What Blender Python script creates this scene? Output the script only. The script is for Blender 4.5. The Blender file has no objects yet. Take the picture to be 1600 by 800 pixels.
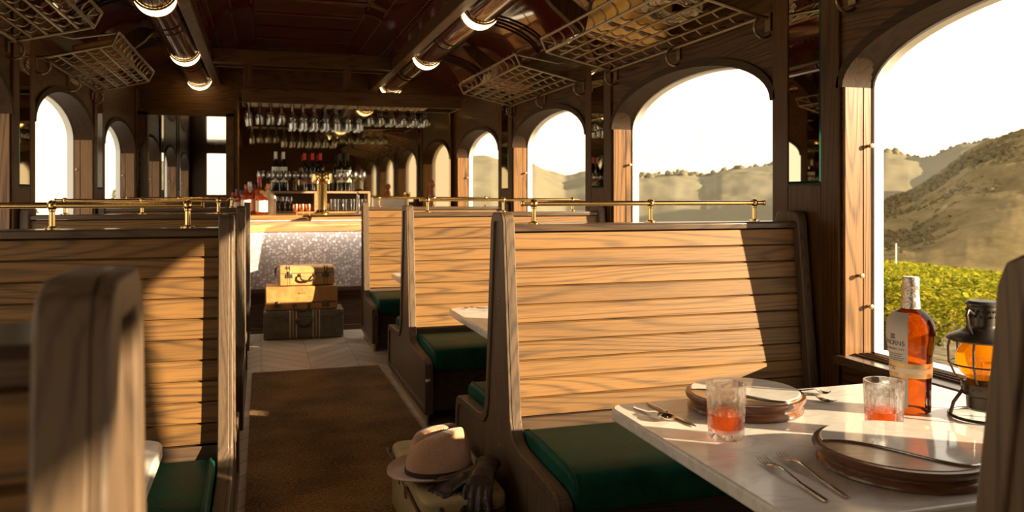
import bpy, bmesh, math, random
from math import sin, cos, pi, sqrt, radians, atan2, hypot
from mathutils import Vector, Matrix, noise
random.seed(7)
S = bpy.context.scene
COL = S.collection

# ------------------------------------------------------------------ camera
CAMH = 1.235
FPX = 1262.0
YAW = math.atan(392 / FPX)
cam_d = bpy.data.cameras.new('camera'); cam = bpy.data.objects.new('camera', cam_d); COL.objects.link(cam)
cam.location = (0, 0, CAMH); cam.rotation_euler = (pi / 2, 0, -YAW)
cam_d.sensor_width = 36; cam_d.lens = 36 * FPX / 1600; cam_d.shift_y = -97 / 1600
cam_d.clip_start = .02; cam_d.clip_end = 2000
cam_d.dof.use_dof = True; cam_d.dof.focus_distance = 2.7; cam_d.dof.aperture_fstop = 5.6
S.camera = cam
S.view_settings.view_transform = 'Standard'; S.view_settings.look = 'None'
S.view_settings.gamma = 1; S.view_settings.use_curve_mapping = False
S.view_settings.exposure = 0.0

# ------------------------------------------------------------------ sky and sun
world = bpy.data.worlds.new('sky'); S.world = world; world.use_nodes = True
wn = world.node_tree.nodes; wl = world.node_tree.links
bg = wn['Background']
tc = wn.new('ShaderNodeTexCoord'); sp = wn.new('ShaderNodeSeparateXYZ'); wr = wn.new('ShaderNodeValToRGB')
wl.new(tc.outputs['Generated'], sp.inputs[0]); wl.new(sp.outputs['Z'], wr.inputs[0]); wl.new(wr.outputs[0], bg.inputs[0])
wr.color_ramp.elements[0].position = 0.0; wr.color_ramp.elements[0].color = (1, .82, .58, 1)
wr.color_ramp.elements[1].position = .6; wr.color_ramp.elements[1].color = (.97, .90, .80, 1)
bg.inputs[1].default_value = 1.75
SUN_M, SUN_E = .70, radians(13.2)
sv = Vector((1, -SUN_M, 0)).normalized() * cos(SUN_E); sv.z = sin(SUN_E)
sun_d = bpy.data.lights.new('sun', 'SUN'); sun_d.energy = 19; sun_d.color = (1, .79, .50); sun_d.angle = radians(.6)
sun = bpy.data.objects.new('sun', sun_d); COL.objects.link(sun)
sun.rotation_euler = sv.to_track_quat('Z', 'Y').to_euler(); sun.location = (20, -12, 8)

# ------------------------------------------------------------------ dimensions
XR, XL = .825, -.085          # aisle faces of the benches
WR, WL = 2.14, -1.23          # inner faces of the side walls
WT = .15                      # wall thickness
XC = .41                      # middle of the car
ROWS = [.66, 2.85, 4.86, 6.98]
YM = 9.18                     # mirror partition
YEND = 15.65
YBACK = -3.5
PITCH = 2.13
SILL, SPRING, RISE = .61, 1.645, .26
TZ = .61                      # table height

def ray(px):
    u = (px - 800) / FPX
    return sin(YAW) + cos(YAW) * u, cos(YAW) - sin(YAW) * u
def atz(px, py, z):           # ground point seen at a pixel on a level plane
    D = (CAMH - z) * FPX / (py - 303.0); a, b = ray(px); return Vector((a * D, b * D, z))
def xat(px, Y):
    a, b = ray(px); return a / b * Y

# ------------------------------------------------------------------ mesh helpers
class MB:
    def __init__(s): s.v = []; s.f = []
    def add(s, vs, fs):
        o = len(s.v); s.v += [tuple(v) for v in vs]; s.f += [tuple(i + o for i in f) for f in fs]; return s
    def box(s, x0, x1, y0, y1, z0, z1):
        return s.add([(x0,y0,z0),(x1,y0,z0),(x1,y1,z0),(x0,y1,z0),(x0,y0,z1),(x1,y0,z1),(x1,y1,z1),(x0,y1,z1)],
              [(0,3,2,1),(4,5,6,7),(0,1,5,4),(1,2,6,5),(2,3,7,6),(3,0,4,7)])
    def obox(s, c, dx, dy, dz, rz=0, rx=0, ry=0):
        R = Matrix.Rotation(rz,3,'Z') @ Matrix.Rotation(ry,3,'Y') @ Matrix.Rotation(rx,3,'X')
        c = Vector(c); vs = [c + R @ Vector((a*dx/2,b*dy/2,e*dz/2)) for e in (-1,1) for a,b in ((-1,-1),(1,-1),(1,1),(-1,1))]
        return s.add(vs, [(0,3,2,1),(4,5,6,7),(0,1,5,4),(1,2,6,5),(2,3,7,6),(3,0,4,7)])
    def tube(s, pts, r, n=8, closed=False, caps=True):
        pts = [Vector(p) for p in pts]; m = len(pts)
        rs = r if isinstance(r, (list, tuple)) else [r] * m
        up = None; rings = []
        for i, p in enumerate(pts):
            if closed: t = pts[(i+1) % m] - pts[(i-1) % m]
            else: t = pts[min(i+1, m-1)] - pts[max(i-1, 0)]
            t.normalize()
            if up is None: up = Vector((0,0,1)) if abs(t.z) < .9 else Vector((1,0,0))
            a = t.cross(up)
            if a.length < 1e-4: a = t.cross(Vector((0,1,0)))
            a.normalize(); b = a.cross(t); up = b
            rings.append([p + a * cos(2*pi*k/n) * rs[i] + b * sin(2*pi*k/n) * rs[i] for k in range(n)])
        vs = [v for g in rings for v in g]; fs = []
        for i in range(m if closed else m - 1):
            j = (i + 1) % m
            for k in range(n):
                l = (k + 1) % n; fs.append((i*n+k, i*n+l, j*n+l, j*n+k))
        if caps and not closed: fs += [tuple(range(n-1,-1,-1)), tuple(range((m-1)*n, m*n))]
        return s.add(vs, fs)
    def lathe(s, prof, c=(0,0,0), n=24, sx=1, sy=1, a0=0, a1=2*pi, axis='Z'):
        full = abs(a1 - a0 - 2*pi) < 1e-6; cnt = n if full else n + 1
        vs = []; fs = []; c = Vector(c)
        for r, z in prof:
            for k in range(cnt):
                a = a0 + (a1 - a0) * k / n; p = (r*cos(a)*sx, r*sin(a)*sy, z)
                if axis == 'Y': p = (p[0], p[2], p[1])
                if axis == 'X': p = (p[2], p[0], p[1])
                vs.append(c + Vector(p))
        for i in range(len(prof) - 1):
            for k in range(n):
                l = (k + 1) % cnt; fs.append((i*cnt+k, i*cnt+l, (i+1)*cnt+l, (i+1)*cnt+k))
        return s.add(vs, fs)
    def prism(s, poly, h0, h1, axis='X'):
        def P(a, b, h): return {'X': (h,a,b), 'Y': (a,h,b), 'Z': (a,b,h)}[axis]
        n = len(poly); vs = [P(a,b,h0) for a,b in poly] + [P(a,b,h1) for a,b in poly]
        fs = [tuple(range(n)), tuple(range(2*n-1, n-1, -1))] + [(i, (i+1)%n, n+(i+1)%n, n+i) for i in range(n)]
        return s.add(vs, fs)
    def sphere(s, c, r, n=10, sz=1):
        return s.lathe([(r*sin(pi*i/n) + 1e-5, -r*cos(pi*i/n)*sz) for i in range(n+1)], c, n*2 if n < 8 else 16)
    def build(s, name, m=None, parent=None, ang=35, bevel=0, segs=2, recalc=True, loc=None):
        me = bpy.data.meshes.new(name); me.from_pydata(s.v, [], s.f)
        if recalc:
            b = bmesh.new(); b.from_mesh(me); bmesh.ops.recalc_face_normals(b, faces=b.faces); b.to_mesh(me); b.free()
        me.polygons.foreach_set('use_smooth', [True] * len(me.polygons))
        me.set_sharp_from_angle(angle=radians(ang))
        o = bpy.data.objects.new(name, me); COL.objects.link(o)
        if m: me.materials.append(m)
        if parent: o.parent = parent
        if loc: o.location = loc
        if bevel:
            md = o.modifiers.new('bevel', 'BEVEL'); md.width = bevel; md.segments = segs; md.limit_method = 'ANGLE'; md.angle_limit = radians(40)
        return o

def recentre(o):              # move a top-level mesh's origin to the base of its bounds
    xs = [v.co for v in o.data.vertices]
    c = Vector(((min(v.x for v in xs)+max(v.x for v in xs))/2, (min(v.y for v in xs)+max(v.y for v in xs))/2, min(v.z for v in xs)))
    o.data.transform(Matrix.Translation(-c)); o.location = o.location + c; return o
def tag(o, label, cat, group=None, kind=None):
    o['label'] = label; o['category'] = cat
    if group: o['group'] = group
    if kind: o['kind'] = kind
    return o
def struct(o, label=None, cat=None):
    o['kind'] = 'structure'
    if label: o['label'] = label
    if cat: o['category'] = cat
    return o
def empty(name, loc=(0,0,0), rz=0):
    o = bpy.data.objects.new(name, None); COL.objects.link(o); o.location = loc; o.rotation_euler = (0,0,rz); o.empty_display_size = .05
    return o
def copy_tree(o, parent=None):
    c = o.copy(); COL.objects.link(c); c.parent = parent
    for ch in list(o.children): copy_tree(ch, c)
    return c
def rrect(x0, x1, y0, y1, r, n=5):
    p = []
    for cx, cy, a in ((x1-r,y1-r,0),(x0+r,y1-r,pi/2),(x0+r,y0+r,pi),(x1-r,y0+r,1.5*pi)):
        for k in range(n+1): p.append((cx + r*cos(a+pi/2*k/n), cy + r*sin(a+pi/2*k/n)))
    return p

# ------------------------------------------------------------------ material helpers
class NT:
    def __init__(s, name):
        s.m = bpy.data.materials.new(name); s.m.use_nodes = True; s.t = s.m.node_tree
        s.b = s.t.nodes['Principled BSDF']; s.out = s.t.nodes['Material Output']
    def n(s, typ, **kw):
        nd = s.t.nodes.new('ShaderNode' + typ)
        for k, v in kw.items():
            if k.startswith('i'):
                key = k[1:]; key = int(key) if key.isdigit() else key.replace('_', ' ')
                s.set(nd.inputs[key], v)
            else: setattr(nd, k, v)
        return nd
    def set(s, inp, v):
        if isinstance(v, bpy.types.NodeSocket): s.t.links.new(v, inp)
        elif isinstance(v, bpy.types.Node): s.t.links.new(v.outputs[0], inp)
        else: inp.default_value = v
    def math(s, op, a, b=0, clamp=False):
        nd = s.n('Math', operation=op); nd.use_clamp = clamp; s.set(nd.inputs[0], a); s.set(nd.inputs[1], b); return nd.outputs[0]
    def mix(s, f, a, b):
        nd = s.t.nodes.new('ShaderNodeMix'); nd.data_type = 'RGBA'
        s.set(nd.inputs[0], f); s.set(nd.inputs[6], a); s.set(nd.inputs[7], b); return nd.outputs[2]
    def ramp(s, f, *els):
        nd = s.t.nodes.new('ShaderNodeValToRGB'); s.set(nd.inputs[0], f); e = nd.color_ramp.elements
        while len(e) < len(els): e.new(.5)
        for el, (p, c) in zip(e, els): el.position = p; el.color = c if len(c) == 4 else (*c, 1)
        return nd.outputs[0]
    def obj(s): return s.n('TexCoord').outputs['Object']
    def map(s, v, sc=(1,1,1), loc=(0,0,0), rot=(0,0,0)):
        nd = s.n('Mapping'); s.set(nd.inputs[0], v); nd.inputs['Scale'].default_value = sc; nd.inputs['Location'].default_value = loc; nd.inputs['Rotation'].default_value = rot
        return nd.outputs[0]
    def noise(s, v, sc, det=2, rough=.5, dist=0):
        nd = s.n('TexNoise'); s.set(nd.inputs['Vector'], v); nd.inputs['Scale'].default_value = sc; nd.inputs['Detail'].default_value = det
        nd.inputs['Roughness'].default_value = rough; nd.inputs['Distortion'].default_value = dist; return nd.outputs[0]
    def bump(s, h, st=.3, dist=.01):
        nd = s.n('Bump'); s.set(nd.inputs['Height'], h); nd.inputs['Strength'].default_value = st; nd.inputs['Distance'].default_value = dist
        s.t.links.new(nd.outputs[0], s.b.inputs['Normal'])
    def p(s, **kw):
        for k, v in kw.items(): s.set(s.b.inputs[k.replace('_', ' ')], v)
        return s
def C4(c): return (c[0], c[1], c[2], 1)
def plain(name, col, rough=.5, metal=0, **kw):
    t = NT(name); t.p(Base_Color=C4(col), Roughness=rough, Metallic=metal, **kw); return t.m

def wood(name, light, dark, axis='X', ring=1.0, board=None, rough=.45, coat=0, var=.25, bump=.15, contrast=1.0, spec=.25):
    """open-grained oak: contours of a stretched noise make the cathedral figure, fine streaks the pores"""
    t = NT(name); v = t.obj(); oi = t.n('ObjectInfo')
    ofs = t.n('CombineXYZ'); r = t.math('MULTIPLY', oi.outputs['Random'], 37.0)
    for i in range(3): t.set(ofs.inputs[i], r)
    tone = None
    if board:
        ax, h, z0 = board
        sx = t.n('SeparateXYZ'); t.set(sx.inputs[0], v)
        idx = t.math('FLOOR', t.math('DIVIDE', t.math('SUBTRACT', sx.outputs[ax], z0), h))
        wnz = t.n('TexWhiteNoise', noise_dimensions='1D'); t.set(wnz.inputs['W'], t.math('ADD', idx, t.math('MULTIPLY', r, 1.37)))
        tone = wnz.outputs['Value']
        q = t.math('MULTIPLY', tone, 23.0); qq = t.math('ADD', q, r)
        for i in range(3): t.set(ofs.inputs[i], qq)
    va = t.n('VectorMath', operation='ADD'); t.set(va.inputs[0], v); t.set(va.inputs[1], ofs.outputs[0])
    a, c = .42, 5.2
    sc = {'X': (a,c,c), 'Y': (c,a,c), 'Z': (c,c,a)}[axis]
    fs = {'X': (6,220,220), 'Y': (220,6,220), 'Z': (220,220,6)}[axis]
    n1 = t.noise(t.map(va.outputs[0], sc), ring, 1.5, .4)
    rings = t.math('SINE', t.math('MULTIPLY', n1, 150.0))
    rings = t.math('POWER', t.math('ADD', t.math('MULTIPLY', rings, .5), .5), 3.2)
    pores = t.noise(t.map(va.outputs[0], fs), 1.0, 2, .6)
    pores = t.math('MULTIPLY', t.math('SUBTRACT', pores, .42, True), 3.2)
    big = t.noise(t.map(va.outputs[0], sc), .6, 2, .5)
    f = t.math('ADD', t.math('MULTIPLY', rings, .48 * contrast), t.math('MULTIPLY', pores, .45 * contrast), True)
    f = t.math('ADD', f, t.math('MULTIPLY', t.math('SUBTRACT', big, .5), .7), True)
    col = t.mix(f, C4(light), C4(dark))
    if tone is not None:
        k = t.math('ADD', 1 - var / 2, t.math('MULTIPLY', tone, var))
        hs = t.n('HueSaturation'); t.set(hs.inputs['Color'], col); t.set(hs.inputs['Value'], k); col = hs.outputs[0]
    t.p(Base_Color=col, Roughness=rough, Coat_Weight=coat, Coat_Roughness=.12, Specular_IOR_Level=spec)
    if bump: t.bump(f, bump, .002)
    return t.m

def glassy(name, tint=(1,1,1), refl=.9, rough=.0, frost=0):   # thin-walled glass: straight-through plus mirror by Fresnel
    t = NT(name); g = t.n('BsdfGlossy'); g.inputs['Roughness'].default_value = rough; g.inputs['Color'].default_value = (1,1,1,1)
    tr = t.n('BsdfTransparent'); tr.inputs['Color'].default_value = C4(tint)
    fr = t.n('Fresnel'); fr.inputs['IOR'].default_value = 1.45
    mx = t.n('MixShader'); t.set(mx.inputs[0], t.math('ADD', t.math('MULTIPLY', fr, refl), frost)); t.set(mx.inputs[1], tr); t.set(mx.inputs[2], g)
    t.t.links.new(mx.outputs[0], t.out.inputs['Surface']); return t.m

M = {}
M['slat'] = wood('oak_back_boards', (.215,.108,.034), (.060,.034,.017), 'X', 1.0, ('Z', .0655, .44-.0655*10), .5, .05, .35, .2, 1.1)  # the backrest oak's own colour, the same on every bench
M['post'] = wood('smoked_oak', (.135,.088,.054), (.050,.034,.025), 'Z', 1.4, None, .45, .06)
M['posth'] = wood('smoked_oak_arm', (.100,.068,.047), (.040,.030,.026), 'Y', 1.4, None, .4, .2)
M['cap'] = wood('smoked_oak_cap', (.10,.062,.038), (.035,.024,.02), 'X', 1.4, None, .3, .3)
M['wallh'] = wood('dark_oak_wall', (.095,.040,.009), (.010,.005,.002), 'Y', 1.1, None, .42, .06, .2, .4, 1.3)
M['wallv'] = wood('dark_oak_stile', (.088,.038,.009), (.018,.008,.003), 'Z', 1.1, None, .4, .08)
M['wallx'] = wood('dark_oak_rail', (.088,.038,.009), (.018,.008,.003), 'X', 1.1, None, .4, .08)
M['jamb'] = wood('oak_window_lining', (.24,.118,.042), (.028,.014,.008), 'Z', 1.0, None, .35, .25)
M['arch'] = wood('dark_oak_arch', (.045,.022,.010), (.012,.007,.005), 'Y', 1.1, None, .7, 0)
M['bar_top'] = wood('bar_oak', (.42,.23,.09), (.2,.1,.04), 'X', 1.0, None, .3, .3)
M['bar_board'] = wood('bar_fascia_oak', (.50,.27,.10), (.24,.12,.045), 'X', .8, None, .35, .2)
M['base_wood'] = wood('bar_plinth_oak', (.13,.075,.045), (.05,.03,.02), 'X', 1.0, None, .4, .2)
M['brass'] = plain('polished_brass', (.83,.58,.24), .16, 1)
M['aged_brass'] = plain('aged_brass', (.42,.31,.17), .32, 1)
M['rack_metal'] = plain('bronzed_wire', (.27,.20,.12), .36, 1)
M['black_metal'] = plain('black_iron', (.02,.018,.016), .38, .8)
M['steel'] = plain('polished_steel', (.62,.58,.54), .14, 1)
M['chrome'] = plain('chrome', (.85,.84,.82), .08, 1)
M['copper'] = plain('copper', (.85,.38,.2), .2, 1)
M['mirror'] = plain('mirror_glass', (.72,.66,.52), .015, 1)
M['bar_mirror'] = plain('antique_bar_mirror', (.60,.50,.33), .03, 1)
M['white_trim'] = plain('pale_window_trim', (.80,.78,.74), .5)
M['pane'] = glassy('window_pane', (.985,.985,.97), .02)
M['thin_glass'] = glassy('thin_glass', (.94,.94,.93), 1.2, .06, .10)
M['bevel'] = plain('green_glass_edge', (.03,.16,.10), .05, .6)
t = NT('burgundy_lacquer'); t.p(Base_Color=(.075,.007,.006,1), Roughness=.15, Coat_Weight=1, Coat_Roughness=.04)
t.bump(t.noise(t.map(t.obj(), (5,.6,5)), 1.5, 2), .25, .02); M['lacquer'] = t.m
t = NT('dark_lacquer_ceiling'); t.p(Base_Color=(.03,.014,.01,1), Roughness=.12, Coat_Weight=.8, Coat_Roughness=.05)
t.bump(t.noise(t.map(t.obj(), (.6,6,1)), 1.5, 2), .15, .02); M['dark_gloss'] = t.m
# green leather
t = NT('green_leather'); v = t.obj(); n1 = t.noise(v, 7, 4, .6); n2 = t.noise(v, 160, 2)
vo = t.n('TexVoronoi'); t.set(vo.inputs['Vector'], v); vo.inputs['Scale'].default_value = 130
t.p(Base_Color=t.ramp(n1, (.3, (.004,.048,.032)), (.7, (.014,.100,.062))), Roughness=t.ramp(n1, (.3,(.34,)*3), (.7,(.5,)*3)), Specular_IOR_Level=.07)
t.bump(t.math('ADD', t.math('MULTIPLY', vo.outputs['Distance'], .5), n1), .22, .006); M['leather'] = t.m
# marble
def marble(name, base, vein, sc=3.0):
    t = NT(name); v = t.obj(); n = t.noise(t.map(v, (1,1.6,1), rot=(0,0,.6)), sc, 5, .6, 1.2); n2 = t.noise(v, 1.6*sc, 6, .7, .6)
    line = t.math('SUBTRACT', 1, t.math('MULTIPLY', t.math('ABSOLUTE', t.math('SUBTRACT', n, .5)), 16), True)
    f = t.math('ADD', t.math('MULTIPLY', line, .35), t.math('MULTIPLY', t.math('SUBTRACT', n2, .45, True), .9), True)
    t.p(Base_Color=t.mix(f, C4(base), C4(vein)), Roughness=.22, Coat_Weight=.25, Coat_Roughness=.08); return t.m
M['marble'] = marble('white_veined_marble', (.84,.80,.74), (.50,.46,.42))
M['marble_inlay'] = marble('pale_marble_inlay', (.80,.76,.70), (.55,.50,.44), 5)
M['marble_inlay'].node_tree.nodes['Principled BSDF'].inputs['Roughness'].default_value = .07
# walnut for the serving boards
M['walnut'] = wood('turned_walnut', (.15,.065,.032), (.06,.024,.014), 'X', 1.2, None, .25, .4, .2, .05)
M['walnut_top'] = wood('walnut_board_face', (.36,.21,.10), (.20,.11,.05), 'X', 1.2, None, .3, .3, .2, .05)
# rug
t = NT('woven_brown_rug'); v = t.obj(); a = t.noise(t.map(v, (60,240,1)), 1, 2, .7); b = t.noise(t.map(v, (240,60,1)), 1, 2, .7); c = t.noise(v, 2.5, 3)
f = t.math('ADD', t.math('MULTIPLY', a, .55), t.math('MULTIPLY', b, .45))
f2 = t.math('ADD', f, t.math('MULTIPLY', t.math('SUBTRACT', c, .5), .35))
t.p(Base_Color=t.ramp(f2, (.36, (.030,.016,.007)), (.5, (.25,.135,.046)), (.64, (.54,.32,.12))), Roughness=.95); t.bump(f, .8, .006); M['rug'] = t.m
# chevron floor: rows of planks meeting in a V, drawn in the boards' own joints
t = NT('chevron_floor'); v = t.obj(); s_ = t.n('SeparateXYZ'); t.set(s_.inputs[0], v)
u = t.math('DIVIDE', t.math('ADD', s_.outputs[0], 10.54), .34); col_i = t.math('FLOOR', u); fr = t.math('FRACT', u)
par = t.math('MODULO', col_i, 2.0)
tri = t.math('ABSOLUTE', t.math('SUBTRACT', fr, par))
w = t.math('DIVIDE', t.math('SUBTRACT', s_.outputs[1], t.math('MULTIPLY', tri, .40)), .19); wf = t.math('FRACT', w)
edge = t.math('MINIMUM', wf, t.math('SUBTRACT', 1, wf)); e2 = t.math('MINIMUM', fr, t.math('SUBTRACT', 1, fr))
seam = t.math('MAXIMUM', t.math('LESS_THAN', edge, .03), t.math('LESS_THAN', e2, .006))
wnz = t.n('TexWhiteNoise', noise_dimensions='2D'); cb = t.n('CombineXYZ'); t.set(cb.inputs[0], col_i); t.set(cb.inputs[1], t.math('FLOOR', w)); t.set(wnz.inputs['Vector'], cb)
gr = t.noise(t.map(v, (60,12,1)), 1, 3)
tone = t.math('ADD', t.math('MULTIPLY', wnz.outputs['Value'], .5), t.math('MULTIPLY', gr, .5))
col = t.mix(seam, t.ramp(tone, (.2, (.42,.345,.26)), (.8, (.62,.53,.42))), (.16,.12,.09,1))
t.p(Base_Color=col, Roughness=.38); M['floor'] = t.m
# mosaic of pearl pennies
t = NT('pearl_mosaic'); v = t.obj(); vo = t.n('TexVoronoi'); t.set(vo.inputs['Vector'], t.map(v, (1,0.02,1))); vo.inputs['Scale'].default_value = 38; vo.inputs['Randomness'].default_value = .75
sep = t.n('SeparateColor'); t.set(sep.inputs[0], vo.outputs['Color'])
disc = t.math('LESS_THAN', vo.outputs['Distance'], .46)
pc = t.ramp(sep.outputs[0], (.0, (.62,.56,.53)), (.6, (.78,.72,.69)), (.85, (.80,.75,.73)), (.92, (.97,.95,.93)))
t.p(Base_Color=t.mix(disc, (.44,.38,.35,1), pc), Roughness=t.ramp(sep.outputs[1], (0,(.18,)*3), (1,(.6,)*3)), Metallic=.0, Coat_Weight=.6)
t.bump(t.math('MULTIPLY', sep.outputs[2], 1.0), .35, .01); M['mosaic'] = t.m
# lamp diffuser
t = NT('lamp_glass'); t.p(Base_Color=(1,.9,.7,1), Emission_Color=(1,.66,.30,1), Emission_Strength=8, Roughness=.3); M['lamp'] = t.m
# ------------------------------------------------------------------ the car's shell
TR = .045                     # pale outer trim
XRO, XLO = WR + WT + .02, WL - WT - .02
def op_list(n0, n1): return [(3.03 + PITCH*k, 4.722 + PITCH*k) for k in range(n0, n1)]
OPR = op_list(-3, 3); OPL = op_list(-3, 6)
def archz(y, a, b):
    c, h = (a+b)/2, (b-a)/2; q = max(0, 1 - ((y-c)/h)**2); return SPRING + RISE * sqrt(q)
def arch_ys(a, b, n=28):
    c, h = (a+b)/2, (b-a)/2; return [c - h*cos(pi*k/n) for k in range(n+1)]
WTOP = 2.33
def side_wall(name, x0, x1, ops, y0, y1):
    mb = MB()
    def quad(x, ya, yb, za0, za1, zb0, zb1): mb.add([(x,ya,za0),(x,yb,zb0),(x,yb,zb1),(x,ya,za1)], [(0,1,2,3)])
    def both(ya, yb, za0, za1, zb0, zb1):
        quad(x0, ya, yb, za0, za1, zb0, zb1); quad(x1, ya, yb, za0, za1, zb0, zb1)
    cur = y0
    for a, b in ops:
        both(cur, a, 0, WTOP, 0, WTOP); ys = arch_ys(a, b)
        for p, q in zip(ys, ys[1:]):
            both(p, q, 0, SILL, 0, SILL); both(p, q, archz(p,a,b), WTOP, archz(q,a,b), WTOP)
            mb.add([(x0,p,archz(p,a,b)),(x1,p,archz(p,a,b)),(x1,q,archz(q,a,b)),(x0,q,archz(q,a,b))], [(0,1,2,3)])
            mb.add([(x0,p,SILL),(x1,p,SILL),(x1,q,SILL),(x0,q,SILL)], [(0,1,2,3)])
        for y in (a, b): mb.add([(x0,y,SILL),(x1,y,SILL),(x1,y,SPRING),(x0,y,SPRING)], [(0,1,2,3)])
        cur = b
    both(cur, y1, 0, WTOP, 0, WTOP)
    mb.add([(x0,y0,WTOP),(x1,y0,WTOP),(x1,y1,WTOP),(x0,y1,WTOP)], [(0,1,2,3)])
    mb.add([(x0,y0,0),(x1,y0,0),(x1,y1,0),(x0,y1,0)], [(0,1,2,3)])
    mb.add([(x0,y0,0),(x1,y0,0),(x1,y0,WTOP),(x0,y0,WTOP)], [(0,1,2,3)])
    mb.add([(x0,y1,0),(x1,y1,0),(x1,y1,WTOP),(x0,y1,WTOP)], [(0,1,2,3)])
    return struct(mb.build(name, M['wallh'], recalc=False))
side_wall('wall_right', WR, XRO, OPR, YBACK, YM + .1)
side_wall('wall_left', WL, XLO, OPL, YBACK, YEND + .1)

WN = [0]
def window(sgn, a, b):
    """one arched window: lining boards, arch, sill, pale outer trim and a pane in two sheets"""
    WN[0] += 1
    w0 = WR if sgn > 0 else WL
    X = lambda d: w0 + sgn * d          # d metres outward from the room face
    r = empty('window_%d' % WN[0], (w0, (a+b)/2, 0)); struct(r); off = Vector((w0, (a+b)/2, 0))
    def fin(mb, name, mat, **kw):
        mb.v = [tuple(Vector(v) - off) for v in mb.v]; return mb.build(name, mat, r, **kw)
    L = .012
    for y0, y1 in ((a, a + L), (b - L, b)):
        m = MB()
        for d0, d1 in ((.0, .082), (.086, .128)):
            x0, x1 = sorted((X(d0), X(d1))); m.box(x0, x1, y0, y1, SILL + .001, SPRING + .03)
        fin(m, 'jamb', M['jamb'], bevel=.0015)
    # arch lining + moulded edge on the room face
    m = MB(); ys = arch_ys(a, b)
    def band(d0, d1, t0, t1):
        vs = []
        for y in ys:
            z = archz(y, a, b); c = (a+b)/2; h = (b-a)/2
            nv = Vector(((y-c)/(h*h), max(z-SPRING,.0)/(RISE*RISE))); nv = nv.normalized() if nv.length > 0 else Vector((0,1))
            for d, t in ((d0,t0),(d1,t0),(d1,t1),(d0,t1)): vs.append((X(d), y + nv.x*t, z + nv.y*t))
        n = len(ys); fs = [(i*4+k, i*4+(k+1)%4, i*4+4+(k+1)%4, i*4+4+k) for i in range(n-1) for k in range(4)]
        fs += [(0,1,2,3), tuple((n-1)*4+k for k in (3,2,1,0))]; m.add(vs, fs)
    band(-.014, .128, -.012, 0.0); band(-.014, 0.0, 0.0, .026)
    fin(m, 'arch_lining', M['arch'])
    m = MB(); x0, x1 = sorted((X(-.03), X(.128))); m.box(x0, x1, a - .02, b + .02, SILL - .03, SILL + .004)
    for d in (.04, .07, .095):
        p, q = sorted((X(d), X(d+.006))); m.box(p, q, a + .013, b - .013, SILL + .003, SILL + .012)
    fin(m, 'sill', M['cap'], bevel=.003)
    m = MB()
    for y0, y1 in ((a, a + .02), (b - .02, b)):
        x0, x1 = sorted((X(.13), X(.172))); m.box(x0, x1, y0, y1, SILL + .004, SPRING)
    band(.13, .172, -.02, 0.0)
    x0, x1 = sorted((X(.13), X(.2))); m.box(x0, x1, a, b, SILL - .01, SILL + .012)
    fin(m, 'outer_frame', M['white_trim'])
    # two overlapping panes
    c = (a+b)/2
    for (pa, pb, dx) in ((a, c + .006, .142), (c - .006, b, .150)):
        m = MB(); vs = []; fs = []
        yy = [y for y in ys if pa <= y <= pb]
        if pa > a: yy = [pa] + yy
        if pb < b: yy = yy + [pb]
        for y in yy: vs += [(X(dx), y, SILL), (X(dx), y, archz(y,a,b))]
        for i in range(len(yy)-1): fs.append((2*i, 2*i+2, 2*i+3, 2*i+1))
        m.add(vs, fs); fin(m, 'glass_pane', M['pane'], recalc=False)
    m = MB()
    for y, s2 in ((a + .012, 1), (b - .012, -1)):
        for z, d in ((.80, .105), (.92, .06), (1.42, .105)):
            m.lathe([(.0001,0),(.006,0),(.006,.012),(.009,.016),(.009,.024),(.0001,.026)], (0,0,0), 10, axis='Y')
            for i in range(len(m.v) - 60, len(m.v)):
                p = m.v[i]; m.v[i] = (X(d) + p[0], y - s2*0 + (p[1] if s2 > 0 else -p[1]), z + p[2])
    fin(m, 'catch', M['aged_brass'])
for a, b in OPR: window(1, a, b)
for a, b in OPL: window(-1, a, b)

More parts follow.
